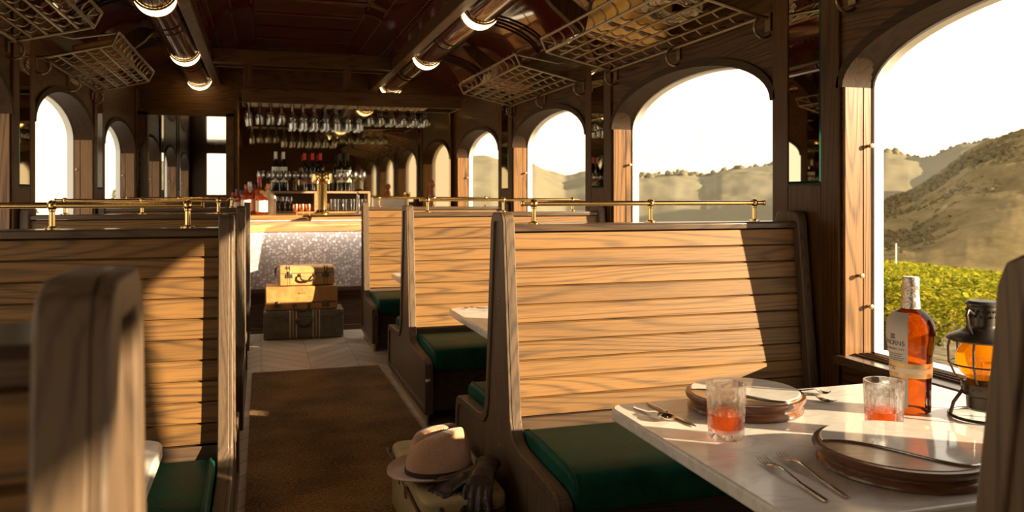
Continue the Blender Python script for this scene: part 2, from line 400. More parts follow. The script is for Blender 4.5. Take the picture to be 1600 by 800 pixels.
# piers between the windows: stiles, panels (structure) and the tall bevelled mirrors (things)
TN = [0]
def trim(mb, mat, parent=None, **kw):
    TN[0] += 1; return struct(mb.build('trim_%d' % TN[0], mat, parent, **kw))
PIERS = [2.811 + PITCH*k for k in range(-3, 6)]
MIRL = {}
for sgn, w0, n in ((1, WR, 6), (-1, WL, 9)):
    for i, yc in enumerate(PIERS[:n]):
        if sgn > 0 and yc > 8.5: continue
        m = MB()
        def bx(d0, d1, y0, y1, z0, z1):
            x0, x1 = sorted((w0 - sgn*d0, w0 - sgn*d1)); m.box(x0, x1, y0, y1, z0, z1)
        for s2 in (-1, 1): bx(-.0, .014, yc + s2*.158 - .052, yc + s2*.158 + .052, 0.0, WTOP - .01)
        trim(m, M['wallv'], bevel=.003)
        m = MB(); bx(0, .012, yc - .104, yc + .104, .0, 1.27); bx(0, .018, yc - .104, yc + .104, 2.13, WTOP - .01)
        trim(m, M['wallv'], bevel=.002)
        if yc < 0: continue
        g = empty('wall_mirror', (w0 - sgn*.001, yc, 1.28))
        m = MB()
        def P(d, y, z): return (-sgn*d, y, z)
        h = .103; H = .845
        o = [P(.004,-h,0),P(.004,h,0),P(.004,h,H),P(.004,-h,H)]; k = .007
        q = [P(.012,-h+k,k),P(.012,h-k,k),P(.012,h-k,H-k),P(.012,-h+k,H-k)]
        m.add(q, [(0,1,2,3)]); m.build('mirror_glass', M['mirror'], g, recalc=False)
        m = MB(); m.add(o + q, [(0,1,5,4),(1,2,6,5),(2,3,7,6),(3,0,4,7)])
        bo = m.build('bevelled_edge', M['bevel'], g, recalc=False, ang=5); bo['label'] = 'green tinged bevelled edge of the mirror'
        m = MB(); x0, x1 = sorted((0, -sgn*.014)); m.box(x0, x1, -h-.004, h+.004, -.012, 0); m.build('ledge', M['black_metal'], g, bevel=.002)
        side = 'right' if sgn > 0 else 'left'
        tag(g, 'tall narrow mirror on %s wall pier, %s' % (side, {3:'at the end of the foreground bench',4:'at the end of the second bench back',5:'at the end of the third bench back',6:'beside the mouth of the far passage',7:'halfway down the far passage',8:'deepest in the far passage'}[i+1 if i < 3 else i+0] if False else {3:'at the end of the second bench back',4:'at the end of the third bench back',5:'at the end of the bench by the bar',6:'beside the mouth of the far passage',7:'halfway down the far passage',8:'deepest in the far passage'}.get(i, 'by the foreground')), 'mirror', 'pier mirrors')

# floor, rug
struct(MB().box(XLO, XRO, YBACK, YEND + .1, -.06, 0).build('floor', M['floor']))
rug = MB().prism(rrect(-.06, .80, -2.4, 5.81, .01, 2), .001, .010, 'Z').build('aisle_rug', M['rug'])
tag(rug, 'brown woven runner rug lying along the aisle floor', 'rug')

# ceiling
def curve(cx, cz, rx, rz, a0, a1, n): return [(cx + rx*cos(a0+(a1-a0)*k/n), cz + rz*sin(a0+(a1-a0)*k/n)) for k in range(n+1)]
BR0, BR1 = 1.17, 1.25; BL0, BL1 = -.49, -.41
TUBR, TUBL, TUBZ, TUBER = 1.385, -.62, 2.47, .118
CR = curve(1.45, WTOP, WR-1.45+.0, .29, 0, pi/2, 14); CLf = curve(-.69, WTOP, -.69-WL, .29, pi/2, pi, 14)
ROOF = CR + [(BR1 - .01, 2.62), (BR1 - .01, 2.5)] + [(BR0, 2.5)] + curve(.86, 2.5, BR0-.86, .33, 0, pi/2, 10) + curve(-.06, 2.5, -.06-BL1, .33, pi/2, pi, 10) + [(BL1, 2.5), (BL0 + .01, 2.5), (BL0 + .01, 2.62)] + CLf
m = MB()
vs = []; fs = []
for y in (YBACK, YM + .1): vs += [(x, y, z) for x, z in ROOF]
n = len(ROOF)
for i in range(n-1): fs.append((i, i+1, n+i+1, n+i))
m.add(vs, fs); m.build('ceiling', M['lacquer'], recalc=False, ang=50)['kind'] = 'structure'
# roof deck above, so that no light falls in
struct(MB().box(XLO, XRO, YBACK, YEND + .1, 2.95, 3.0).build('ceiling', M['wallx']))
for x in (XLO, XRO - .02): trim(MB().box(x, x + .02, YBACK, YEND + .1, WTOP, 2.95), M['wallh'])
# longitudinal beams
for x0, x1 in ((BR0, BR1), (BL0, BL1)): trim(MB().box(x0, x1, YBACK, YM, 2.40, 2.53), M['wallh'], bevel=.006)
# planked clerestory: thin battens across the flat
for k in range(18):
    y = -1 + k*.60
    if y < YM: trim(MB().box(-.05, .85, y, y + .022, 2.815, 2.832), M['lacquer'], bevel=.003)
# arched ribs of the clerestory sides and cove conduits
for yc in (.4, 2.2, 4.25, 6.05, 7.85):
    for dy in (-.09, .09):
        m = MB(); m.tube([(x, yc+dy, z-.004) for x, z in curve(1.45, WTOP, WR-1.45-.01, .28, .15, pi/2, 14)] + [(1.36, yc+dy, 2.600)], .010, 8)
        trim(m, M['black_metal'])
        m = MB(); m.tube([(-.60, yc+dy, 2.600)] + [(x, yc+dy, z-.004) for x, z in curve(-.69, WTOP, -.69-WL-.01, .28, pi/2, pi-.15, 14)], .010, 8)
        trim(m, M['black_metal'])
for yc in (1.4, 3.3, 5.2, 7.1, 8.9):
    m = MB()
    for cx, rx, a0, a1 in ((.86, BR0-.86, 0, pi/2), (-.06, -.06-BL1, pi/2, pi)):
        o = curve(cx, 2.5, rx, .33, a0, a1, 10); i_ = curve(cx, 2.5, rx-.035, .295, a0, a1, 10)
        m.prism([p for p in o] + i_[::-1], yc - .02, yc + .02, 'Y')
    trim(m, M['lacquer'])
# rivets
m = MB()
def rivet(x, y, z): m.lathe([(.0065,-.003),(.005,.003),(.0005,.006)], (x, y, z-.004), 6)
random.seed(3)
for y in [3.2 + .075*k for k in range(80)]:
    for x, z in ((.86+.02,2.824),(-.08,2.824),(1.13,2.60),(-.37,2.60),(1.02,2.775),(-.24,2.775)): rivet(x, y, z)
for y in [3.2 + .15*k for k in range(40)]:
    for ctr, rx in ((1.45, WR-1.45), (-.69, -.69-WL)):
        for a in (.45, 1.2):
            x = ctr + rx*cos(a) if ctr > 0 else ctr - rx*cos(a); rivet(x, y, WTOP + .29*sin(a) - .002)
trim(m, M['aged_brass'])

# end walls
m = MB()
def endpoly(y, x0, x1, z0, z1, t=.1): return MB().box(x0, x1, y, y + t, z0, z1)
struct(endpoly(YM, -.28, WR, 0, 2.95).build('wall_back', M['wallx']))
struct(endpoly(YM, WL, -.28, 2.10, 2.95).build('wall_header', M['wallx'])); 
struct(endpoly(YBACK - .1, XLO, XRO, 0, 2.95).build('wall_front', M['wallx']))
struct(MB().box(-.28, -.22, YM + .1, YEND, 0, 2.12).build('wall_passage', M['wallv']))
struct(MB().box(WL, -.22, YM + .1, YEND, 2.10, 2.14).build('ceiling', M['dark_gloss']))
wx0, wx1, wz0, wz1 = -.96, -.41, 1.20, 1.99
m = MB(); m.box(WL, wx0, YEND, YEND+.1, 0, 2.12); m.box(wx1, -.22, YEND, YEND+.1, 0, 2.12); m.box(wx0, wx1, YEND, YEND+.1, 0, wz0); m.box(wx0, wx1, YEND, YEND+.1, wz1, 2.12)
struct(m.build('wall_end', M['wallv']))
ew = empty('window_%d' % (WN[0]+1), ((wx0+wx1)/2, YEND, wz0)); struct(ew)
MB().box(-.275, .275, .05, .054, 0, wz1-wz0).build('glass_pane', M['pane'], ew)
m = MB(); m.box(-.275,-.255,-.01,.02,0,wz1-wz0); m.box(.255,.275,-.01,.02,0,wz1-wz0); m.box(-.255,.255,-.01,.02,0,.02); m.box(-.255,.255,-.01,.02,wz1-wz0-.02,wz1-wz0); m.build('window_frame', M['cap'], ew, bevel=.002)
# doorway posts of the passage
for x0, x1 in ((WL, WL + .10), (-.36, -.28)): trim(MB().box(x0, x1, YM - .02, YM + .12, 0, 2.1), M['wallv'], bevel=.004)
trim(MB().box(WL, -.28, YM - .02, YM, 2.06, 2.14), M['wallx'], bevel=.004)
for yy in (11.3, 13.45): trim(MB().box(-.30, -.28, yy, yy+.08, 0, 2.1), M['brass'] if 0 else M['cap'])
# large bar mirror with a thin brass frame
bm = empty('bar_mirror', (.93, YM, 1.05))
w = 1.17
MB().box(-w+.012, w-.012, -.012, -.004, .012, 1.25).build('mirror_glass', M['bar_mirror'], bm)
m = MB(); m.box(-w, -w+.014, -.02, 0, 0, 1.264); m.box(w-.014, w, -.02, 0, 0, 1.264); m.box(-w+.014, w-.014, -.02, 0, 1.25, 1.264); m.box(-w+.014, w-.014, -.02, 0, 0, .012)
m.build('frame', M['brass'], bm)
tag(bm, 'large amber tinted mirror filling the wall behind the bar', 'mirror')

# ------------------------------------------------------------------ round ducts with crescent lamps
for sgn, cx, side in ((1, TUBR, 'right'), (-1, TUBL, 'left')):
    d = empty('ceiling_duct', (cx, 2.8, TUBZ))
    m = MB(); m.lathe([(TUBER*cos(0), YBACK - 2.8 + .02), (TUBER, YM - 2.8 - .005)], (0,0,0), 32, axis='Y')
    m.build('pipe', M['lacquer'], d)
    for yy in (2.2, 4.25, 6.05, 7.85):
        for dy in (-.09, .09):
            MB().lathe([(TUBER+.001, -.008), (TUBER+.006, -.004), (TUBER+.006, .004), (TUBER+.001, .008)], (0, yy+dy-2.8, 0), 32, axis='Y').build('band', M['black_metal'], d)
    tag(d, 'long burgundy lacquered pipe running under the %s side of the ceiling' % side, 'pipe')
    for i, yy in enumerate((1.6, 3.37, 5.17, 6.97, 9.0) if sgn > 0 else (1.7, 3.5, 5.36, 7.38, 9.05)):
        l = empty('pipe_lamp', (cx, yy, TUBZ - TUBER))
        R = TUBER
        def arcband(r0, r1, y0, y1, a0, a1, n=28, taper=True):
            m = MB(); vs = []; fs = []
            for k in range(n+1):
                a = a0 + (a1-a0)*k/n; f = (k/n*2-1); wd = (1 - f*f*.55) if taper else 1
                ym = (y0+y1)/2; hy = (y1-y0)/2*wd
                rb = r0 + (r1-r0)*(1 - abs(f)**2.2)
                for r, y in ((r0, ym-hy), (r0+(rb-r0)*.75, ym-hy*.93), (rb, ym-hy*.6), (rb, ym+hy*.6), (r0+(rb-r0)*.75, ym+hy*.93), (r0, ym+hy)): vs.append((r*cos(a), y, r*sin(a) + R))
            for k in range(n):
                for j in range(6): fs.append((k*6+j, k*6+(j+1)%6, k*6+6+(j+1)%6, k*6+6+j))
            fs += [tuple(range(6)), tuple(n*6+j for j in range(5,-1,-1))]
            return m.add(vs, fs)
        arcband(R+.001, R+.026, -.060, .060, pi*1.02, pi*1.98).build('lamp_glass', M['lamp'], l)
        g = MB()
        for ys_ in (-1, 1):
            p = []
            for k in range(25):
                a = pi*1.03 + pi*.94*k/24; f = k/24*2-1; p.append(((R+.008)*cos(a), ys_*(.075*(1-f*f*.5)), (R+.008)*sin(a) + R))
            g.tube(p, .008, 8)
            for k in range(0, 25, 2): g.sphere(Vector(p[k]) + Vector((0, ys_*.008, -.004)), .0055, 6)
        for a in (pi*1.03, pi*1.97): g.obox(((R+.008)*cos(a), 0, (R+.008)*sin(a)+R), .022, .12, .03)
        g.build('brass_rim', M['brass'], l)
        tag(l, 'lit crescent lamp under the %s ceiling pipe, %s' % (side, ('above the foreground bench', 'above the second bench row', 'nearest of three visible', 'middle of three visible', 'farthest, by the bar')[i]), 'lamp', 'crescent pipe lamps')

# ------------------------------------------------------------------ luggage racks
def rack(sgn, yc, label):
    w0 = WR if sgn > 0 else WL
    r = empty('luggage_rack', (w0, yc, 2.0)); X = lambda d: -sgn*d
    H = .80; wd = .47 if sgn > 0 else .40
    zw, zf = .01, .105
    f = MB(); rr = .0085
    f.tube([(X(.04), -H, zw), (X(.04), H, zw)], rr)
    f.tube([(X(wd), -H, zf), (X(wd), H, zf)], rr)
    f.tube([(X(wd+.035), -H, zf+.075), (X(wd+.035), H, zf+.075)], rr)
    for s2 in (-1, 1):
        f.tube([(X(.0), s2*H, zw-.0), (X(.04), s2*H, zw), (X(wd), s2*H, zf), (X(wd+.035), s2*H, zf+.075)], .009)
        f.tube([(X(.0), s2*(H-.0), zw+.16), (X(.2), s2*H, zw+.12), (X(wd+.03), s2*H, zf+.07)], .006)
    g = MB(); nr = 4
    for k in range(1, nr+1):
        t = k/(nr+1); g.tube([(X(.04+(wd-.04)*t), -H, zw+(zf-zw)*t+.004), (X(.04+(wd-.04)*t), H, zw+(zf-zw)*t+.004)], .0065, 6)
    N = 11
    for k in range(1, N):
        y = -H + 2*H*k/N; pts = []
        for j in range(31):
            t = j/30; pts.append((X(.04+(wd-.04)*t), y + .012*sin(t*(nr+1)*2*pi)*0, zw+(zf-zw)*t + .004 + .0085*cos(t*(nr+1)*2*pi)))
        g.tube(pts, .0052, 6)
    g.build('grid', M['rack_metal'], r)
    l = f
    for k in range(1, N):
        y = -H + 2*H*k/N; l.tube([(X(wd), y, zf), (X(wd-.006), y, zf+.03), (X(wd+.01), y, zf+.055), (X(wd+.035), y, zf+.075)], .0052, 6)
        l.sphere((X(wd+.035), y, zf+.075), .011, 6)
    l.build('frame', M['rack_metal'], r)
    for y in (-H, 0, H):
        h = MB(); pts = [(X(.035 + .045*sin(a)), y, zw - .045 + .045*cos(a)) for a in [(.0 + 4.4*k/16) for k in range(17)]]
        h.tube(pts, .0065, 8); h.box(*sorted((X(0), X(.012))), y-.02, y+.02, zw-.06, zw+.02); h.build('hook', M['rack_metal'], r)
    tag(r, label, 'luggage rack', 'luggage racks above the windows')
    return r
bays = [1.73, 3.86, 5.99]
for sgn, side in ((1, 'right'), (-1, 'left')):
    for yc, wh in zip(bays, ('over the nearest window', 'over the second window', 'over the third window, farthest along that wall')):
        rack(sgn, yc, 'bronze wire luggage rack on the %s wall %s' % (side, wh))
# wooden brackets where the cove meets the wall ends (dark spandrels)
for yc in PIERS[3:6]:
    for sgn, w0 in ((1, WR), (-1, WL)):
        if yc > 8: continue
        m = MB(); pr = [(w0 - sgn*.0, 2.08), (w0 - sgn*.03, 2.08), (w0 - sgn*.10, 2.26), (w0 - sgn*.34, 2.46), (w0 - sgn*.42, 2.56), (w0 - sgn*.30, 2.57), (w0, 2.36)]
        m.prism(pr, yc - .03, yc + .03, 'Y'); trim(m, M['wallv'], bevel=.003)
# ------------------------------------------------------------------ booth benches
def bench_profile(d=0.0, back=True, front=True):
    """outline of the end panel in (y, z); d insets it"""
    def side(s):
        return [(s*(.045-d*.35),1.166-d), (s*(.066-d*.8),1.156-d), (s*(.078-d),1.128-d*1.2), (s*(.084-d),1.06-d), (s*(.150-d),.50), (s*(.158-d),.445-d*.3), (s*(.176-d*.8),.405-d*.7),
                (s*(.205-d*.4),.380-d), (s*(.26-d*.2),.368-d), (s*(.55-d*.4),.356-d), (s*(.61-d*.7),.350-d), (s*(.645-d),.332-d*.9), (s*(.658-d),.29-d*.6), (s*(.658-d),.075+d), (s*(.655-d),.065+d)]
    def stub(s): return [(s*(.045-d*.3),1.166-d), (s*(.055-d*.8),1.156-d), (s*(.062-d),1.12-d), (s*(.062-d),.075+d), (s*(.06-d),.065+d)]
    a = side(-1) if front else stub(-1)
    b = side(1) if back else stub(1)
    return a[::-1] + b            # starts bottom near side, over the top, to bottom far side
def grooved(y0, y1, z0, z1, n, x0, x1, s, t=.020, g=.0042, gd=.010):
    """boards with V joints; outer face slanting from y0 (bottom) to y1 (top); s = side"""
    pr = []; h = (z1 - z0) / n
    def Y(z): return y0 + (y1 - y0) * (z - z0) / (z1 - z0)
    for k in range(n):
        a = z0 + k*h; b = a + h
        pr += [(s*(Y(a)-gd), a), (s*Y(a+g), a+g), (s*Y(b-g), b-g)]
    pr.append((s*(Y(z1)-gd), z1))
    pr += [(s*(Y(z1)-t), z1), (s*(Y(z0)-t), z0)]
    return MB().prism(pr, x0, x1, 'X')
def bench(sgn, xa, L, yc, single, label):
    r = empty('booth_bench', (xa, yc, 0)); T = .047
    X = lambda a, b: tuple(sorted((sgn*a, sgn*b)))
    # aisle end panel: solid core plus raised border
    o = bench_profile(0, not single); i_ = bench_profile(.034, not single)
    m = MB(); m.prism(o, *X(.010, T))
    n = len(o); fs = []
    vs = [(0,a,b) for a,b in o] + [(0,a,b) for a,b in i_] + [(sgn*.011,a,b) for a,b in o] + [(sgn*.011,a,b) for a,b in i_]
    for k in range(n):
        l = (k+1) % n
        fs += [(k, l, n+l, n+k), (k, l, 2*n+l, 2*n+k), (n+k, n+l, 3*n+l, 3*n+k)]
    m.add(vs, fs); m.build('end_panel', M['post'], r, bevel=.004)
    m = MB(); m.prism(o, *X(L-T, L-.004)); m.build('end_panel', M['post'], r, bevel=.005)
    for zz in (.85, .58, .31):
        m = MB(); m.lathe([(.0001,-.003),(.006,-.002),(.0075,.002)], (sgn*.010, 0, zz), 12, axis='X'); m.build('brass_screw', M['brass'], r)
    x0, x1 = X(T, L-T)
    NB = 10
    for s2 in ((-1,) if single else (-1, 1)):
        grooved(.118, .046, .44, 1.095, NB, x0, x1, s2).build('backrest', M['slat'], r, ang=20)
        MB().prism([(s2*.10,.30),(s2*.124,.30),(s2*.122,.437),(s2*.10,.437)], x0, x1).build('lower_rail', M['cap'], r, bevel=.002)
        # cushion
        ya, yb = .125, .640
        pr = [(s2*ya,.285),(s2*(yb-.02),.285),(s2*(yb-.004),.295),(s2*yb,.32),(s2*yb,.37),(s2*(yb-.012),.392),(s2*(yb-.035),.404),(s2*(yb-.1),.412),(s2*(ya+.2),.418),(s2*(ya+.06),.414),(s2*(ya+.01),.398),(s2*ya,.37)]
        c = MB().prism(pr, x0 + .004, x1 - .004).build('seat_cushion', M['leather'], r, bevel=.016, segs=3)
        for xx in (x0 + .018, x1 - .018):
            MB().tube([(xx, a, b + .001) for a, b in pr[4:11]], .0035, 6).build('piping', M['leather'], c)
        m = MB(); ys = sorted((s2*.11, s2*.60)); m.box(x0, x1, ys[0], ys[1], .07, .284); m.build('seat_base', M['cap'], r, bevel=.003)
    if single: MB().box(x0, x1, .02, .05, .07, 1.10).build('rear_panel', M['cap'], r)
    yb0, yb1 = (-.052, .055) if single else (-.055, .055)
    MB().prism([(yb0-.006,1.098),(yb1+.006,1.098),(yb1+.006,1.118),(yb1,1.124),(yb0,1.124),(yb0-.006,1.118)], x0, x1).build('cap_board', M['cap'], r, bevel=.002)
    ys0, ys1 = (-.62, .05) if single else (-.62, .62)
    MB().box(*X(.018, .030), ys0, ys1, .0, .068).build('kick_strip', M['aged_brass'], r, bevel=.001)
    if single:
        for yy in (-.60, -.02):
            MB().lathe([(.018,0),(.022,.005),(.016,.012),(.014,.055),(.02,.066)], (sgn*.03, yy, 0), 12).build('brass_foot', M['brass'], r)
    # brass gallery rail along the top
    z0 = 1.124; zr = 1.199
    m = MB(); m.tube([(sgn*.10, 0, zr), (sgn*(L-.155), 0, zr)], .0095, 12)
    for e, q in ((.10, -1), (L-.155, 1)): m.lathe([(.0001,-.006),(.011,-.004),(.012,.0),(.011,.004),(.0001,.006)], (sgn*e, 0, zr), 12, axis='X')
    rail = m.build('brass_rail', M['brass'], r)
    for px in (.145, (L-.03)/2-.005, L-.20):
        m = MB(); m.lathe([(.0225,z0),(.0225,z0+.004),(.012,z0+.006),(.0085,z0+.010),(.0085,zr-.02),(.011,zr-.017),(.011,zr-.013)], (sgn*px, 0, 0), 14)
        m.sphere((sgn*px, 0, zr), .0165, 10)
        m.build('rail_post', M['brass'], rail)
    tag(r, label, 'bench', 'high backed booth benches')
    return r
ordn = ['cropped at the near edge of the picture', 'second from the camera', 'third from the camera', 'farthest, next to the bar']
rl = ['dark booth bench end rising at the right edge, behind the plates', 'wide slatted booth bench facing the set marble table, lit by sun', 'slatted booth bench on the right with a green seat, between the two tables', 'farthest booth bench on the right, with its back against the bar']
ll = ['blurred booth bench end in the left foreground', 'booth bench across the aisle on the left with a slanting shadow on its boards', 'left booth bench behind the one with the slanting shadow, mostly hidden', 'farthest booth bench on the left, beside the stacked suitcases']
for k, y in enumerate(ROWS):
    bench(1, XR, WR - .022 - XR, y, k == 3, rl[k])
    XA = XL if k else -.094
    lb_ = bench(-1, XA, XA - WL - .022, y, k == 3, ll[k])
    if k == 0: lb_.scale.z = 1.01

# ------------------------------------------------------------------ marble tables
def table(sgn, yc, label):
    w0 = WR if sgn > 0 else WL; xe = .975 if sgn > 0 else -.235
    r = empty('marble_table', (w0, yc, 0)); Lx = abs(w0 - xe)
    ho = .46; rc = .06
    # rounded only at the aisle corners
    p = [(0, -ho), (0, ho)]
    for k in range(7): a = pi/2*k/6; p.append((-sgn*(Lx - rc + rc*sin(a)), ho - rc + rc*cos(a)))
    for k in range(7): a = pi/2*k/6; p.append((-sgn*(Lx - rc + rc*cos(a)), -ho + rc - rc*sin(a)))
    p = [(x - sgn*.032, y) if abs(x) < 1e-6 else (x, y) for x, y in p]
    MB().prism(p, TZ - .036, TZ, 'Z').build('table_top', M['marble'], r, bevel=.007, segs=3)
    MB().box(*sorted((-sgn*.024, -sgn*.06)), -.40, .40, TZ-.09, TZ-.037).build('wall_cleat', M['cap'], r, bevel=.003)
    MB().lathe([(.19,.0),(.19,.012),(.05,.03),(.032,.05),(.032,TZ-.08),(.06,TZ-.05),(.13,TZ-.037)], (-sgn*(Lx*.62), 0, .001), 24).build('pedestal', M['black_metal'], r)
    tag(r, label, 'table', 'marble booth tables')
table(1, 1.745, 'marble topped table set with plates, drinks and a whiskey bottle by the window')
table(1, 3.87, 'marble table on the right seen between two benches, cutlery at its corner')
table(1, 5.92, 'farthest marble table on the right, only its corner showing')
table(-1, 1.78, 'marble table corner showing between the left foreground benches')
table(-1, 3.87, 'second marble table on the left, hidden behind the bench back')
table(-1, 5.92, 'farthest marble table on the left')

# ------------------------------------------------------------------ hero glass materials
def cutglass(name, tint, k=.45, rough=0.0):
    t = NT(name); g = t.n('BsdfGlass'); g.inputs['IOR'].default_value = 1.48; g.inputs['Color'].default_value = C4(tint); g.inputs['Roughness'].default_value = rough
    tr = t.n('BsdfTransparent'); tr.inputs['Color'].default_value = C4(tint)
    mx = t.n('MixShader'); mx.inputs[0].default_value = k; t.set(mx.inputs[1], tr); t.set(mx.inputs[2], g)
    t.t.links.new(mx.outputs[0], t.out.inputs['Surface']); return t.m
M['crystal'] = cutglass('cut_crystal', (.99,.99,.99), .6)
def drinkmat(name, tint, diff, k=.4):
    t = NT(name); tr = t.n('BsdfTransparent'); tr.inputs['Color'].default_value = C4(tint)
    tl = t.n('BsdfTranslucent'); tl.inputs['Color'].default_value = C4(diff); df = t.n('BsdfGlossy'); df.inputs['Roughness'].default_value = .05
    fr = t.n('Fresnel'); fr.inputs['IOR'].default_value = 1.4
    mx = t.n('MixShader'); mx.inputs[0].default_value = k; t.set(mx.inputs[1], tr); t.set(mx.inputs[2], tl)
    m2 = t.n('MixShader'); t.set(m2.inputs[0], fr); t.set(m2.inputs[1], mx); t.set(m2.inputs[2], df)
    t.t.links.new(m2.outputs[0], t.out.inputs['Surface']); return t.m
M['whiskey'] = drinkmat('whiskey_over_red', (1.0,.42,.05), (1.0,.32,.02), .45)
M['bottle_amber'] = drinkmat('amber_bottle', (.80,.33,.05), (.80,.27,.03), .22)

# ------------------------------------------------------------------ tumblers
def tumbler(loc, label):
    r = empty('whiskey_tumbler', loc)
    H, R = .140, .0500; na, nz = 96, 34
    vs = []; fs = []
    for j in range(nz+1):
        t = j / nz; z = H * t
        for i in range(na):
            a = 2*pi*i/na
            rr = R * (.90 + .10 * min(1, t*1.15))
            if t < .08: rr *= .86 + .14*sqrt(max(0, 1-(1-t/.08)**2))
            if t < .50:
                q = t/.46; g1 = abs(((a*8/(2*pi) + q*1.5) % 1) - .5)*2; g2 = abs(((a*8/(2*pi) - q*1.5) % 1) - .5)*2
                rr -= .0042 * (max(0, g1-.78)/.22 + max(0, g2-.78)/.22)
            elif t < .86:
                rr -= .0030*(1-abs(((a*16/(2*pi)) % 1)-.5)*2)*min(1, (.86-t)/.1)
            vs.append((rr*cos(a), rr*sin(a), z))
    for j in range(nz):
        for i in range(na): fs.append((j*na+i, j*na+(i+1)%na, (j+1)*na+(i+1)%na, (j+1)*na+i))
    m = MB(); m.add(vs, fs)
    o0 = len(m.v); top = nz*na
    inner = [(R-.0055, H), (R-.0062, H*.55), (R-.0080, H*.2), (R-.018, .018), (.0001, .016)]
    iv = [(q*cos(2*pi*i/na), q*sin(2*pi*i/na), z) for q, z in inner for i in range(na)]
    m.add(iv, [(j*na+i, j*na+(i+1)%na, (j+1)*na+(i+1)%na, (j+1)*na+i) for j in range(len(inner)-1) for i in range(na)])
    m.f += [(top+i, top+(i+1)%na, o0+(i+1)%na, o0+i) for i in range(na)]
    m.f.append(tuple(range(na-1, -1, -1)))
    m.build('crystal_glass', M['crystal'], r, ang=18)
    MB().lathe([(.0001,.0175),(R-.0195,.0185),(R-.0088,.03),(R-.0072,.064),(.0001,.064)], (0,0,0), 48).build('whiskey', M['whiskey'], r)
    tag(r, label, 'glass', 'cut crystal tumblers')
    return r
g1 = tumbler(atz(1136, 689, TZ) + Vector((.01,.02,.0005)), 'crystal tumbler of whiskey on the aisle side, in front of the round board')
g2 = tumbler(atz(1385, 683, TZ) + Vector((.01,.02,.0005)), 'cut crystal tumbler of whiskey in front of the tall bottle')

# ------------------------------------------------------------------ whiskey bottle
bl = empty('whiskey_bottle', atz(1423, 643, TZ) + Vector((.0,.0,.0005)), -.62)
bp = [(.0001,.004),(.045,.002),(.0525,.006),(.0535,.02),(.0535,.11),(.056,.16),(.0625,.20),(.0645,.225),(.0625,.252),(.054,.272),(.040,.287),(.028,.294),(.0235,.300),(.0225,.318)]
MB().lathe(bp + [(.0205,.345),(.020,.352)], (0,0,0), 48).build('bottle_glass', M['bottle_amber'], bl)
foil = plain('foil_capsule', (.52,.46,.40), .28, .7)
t = NT('crinkled_foil'); t.p(Base_Color=(.62,.55,.48,1), Metallic=.75, Roughness=.3); t.bump(t.noise(t.obj(), 60, 3, .6), .6, .01); foil = t.m
MB().lathe([(.0262,.288),(.0255,.300),(.0225,.345),(.0222,.350),(.0232,.352),(.0225,.384),(.021,.387),(.0001,.388)], (0,0,0), 40).build('foil_cap', foil, bl)
def label_patch(a0, a1, prof, name, mat, n=40, shape=None):
    vs = []; fs = []
    for k in range(n+1):
        a = a0 + (a1-a0)*k/n
        for r_, z in prof: vs.append(((r_+.0008)*cos(a), (r_+.0008)*sin(a), z))
    c = len(prof)
    for k in range(n):
        for j in range(c-1): fs.append((k*c+j, (k+1)*c+j, (k+1)*c+j+1, k*c+j+1))
    return MB().add(vs, fs).build(name, mat, bl, recalc=False)
paper = plain('label_paper', (.52,.47,.42), .7)
gold = plain('gold_band', (.80,.56,.27), .3, .6)
ink = plain('label_ink', (.10,.085,.08), .6)
# camera-facing directions in bottle space: the paper wraps the left half
camang = atan2(-bl.location.y, -bl.location.x) + .62
A0, A1 = camang - pi*.62, camang - .12
lab = label_patch(A0, A1, bp[3:11], 'paper_label', paper)
lab['label'] = 'grey paper label with dark lettering round the left of the bottle'
label_patch(camang - pi*.55, camang + pi*.62, [(.0552,.105),(.0556,.112),(.0558,.139),(.0556,.146)], 'gold_band', gold)
label_patch(camang - pi*.55, camang + pi*.62, [(.0562,.118),(.0562,.132)], 'band_stripe', plain('band_cream', (.80,.68,.52), .45))
def text_mesh(items, name, mat, parent, size):
    """items: (string, matrix); all set as one printed mesh"""
    out = MB()
    for s_, mtx, sz in items:
        cu = bpy.data.curves.new('type', 'FONT'); cu.body = s_; cu.size = sz; cu.align_x = 'CENTER'; cu.extrude = .0002
        o = bpy.data.objects.new('type', cu); COL.objects.link(o); bpy.context.view_layer.update()
        me = bpy.data.meshes.new_from_object(o.evaluated_get(bpy.context.evaluated_depsgraph_get()))
        out.add([mtx @ v.co for v in me.vertices], [tuple(f.vertices) for f in me.polygons])
        bpy.data.objects.remove(o); bpy.data.curves.remove(cu); bpy.data.meshes.remove(me)
    r = out.build(name, mat, parent, recalc=False); r['kind'] = 'stuff'; return r
def ring_text(s, z, rad, a_mid, size, mat, parent, adv):
    n = len(s); it = []
    for i, ch in enumerate(s):
        if ch == ' ': continue
        a = a_mid + (i - (n-1)/2) * adv
        it.append((ch, Matrix.Translation((rad*cos(a), rad*sin(a), z)) @ Matrix.Rotation(a + pi/2, 4, 'Z') @ Matrix.Rotation(pi/2, 4, 'X'), size))
    o = text_mesh(it, 'printed_lettering', mat, parent, size); del o['kind']; return o
am = camang - .78
ring_text('THORNS', .196, .0640, am, .019, ink, lab, .19)
ring_text('STRAIGHT RYE', .182, .0615, am, .0075, ink, lab, .085)
ring_text('750', .124, .0570, camang - 1.0, .016, ink, lab, .17)
lines = MB()
for k, z in enumerate((.176,.170,.164,.158,.152,.100,.094,.088,.082,.076,.070,.064,.058)):
    rr = .0542 + max(0, z-.11)*.06 + .0012
    a0_, a1_ = am - .42, am + .50 - (k % 3)*.08
    vs = []
    for j in range(13):
        a = a0_ + (a1_-a0_)*j/12; vs += [(rr*cos(a), rr*sin(a), z), (rr*cos(a), rr*sin(a), z+.0016)]
    lines.add(vs, [(2*j, 2*j+2, 2*j+3, 2*j+1) for j in range(12)])
lines.build('fine_print', ink, lab, recalc=False)
m = MB()
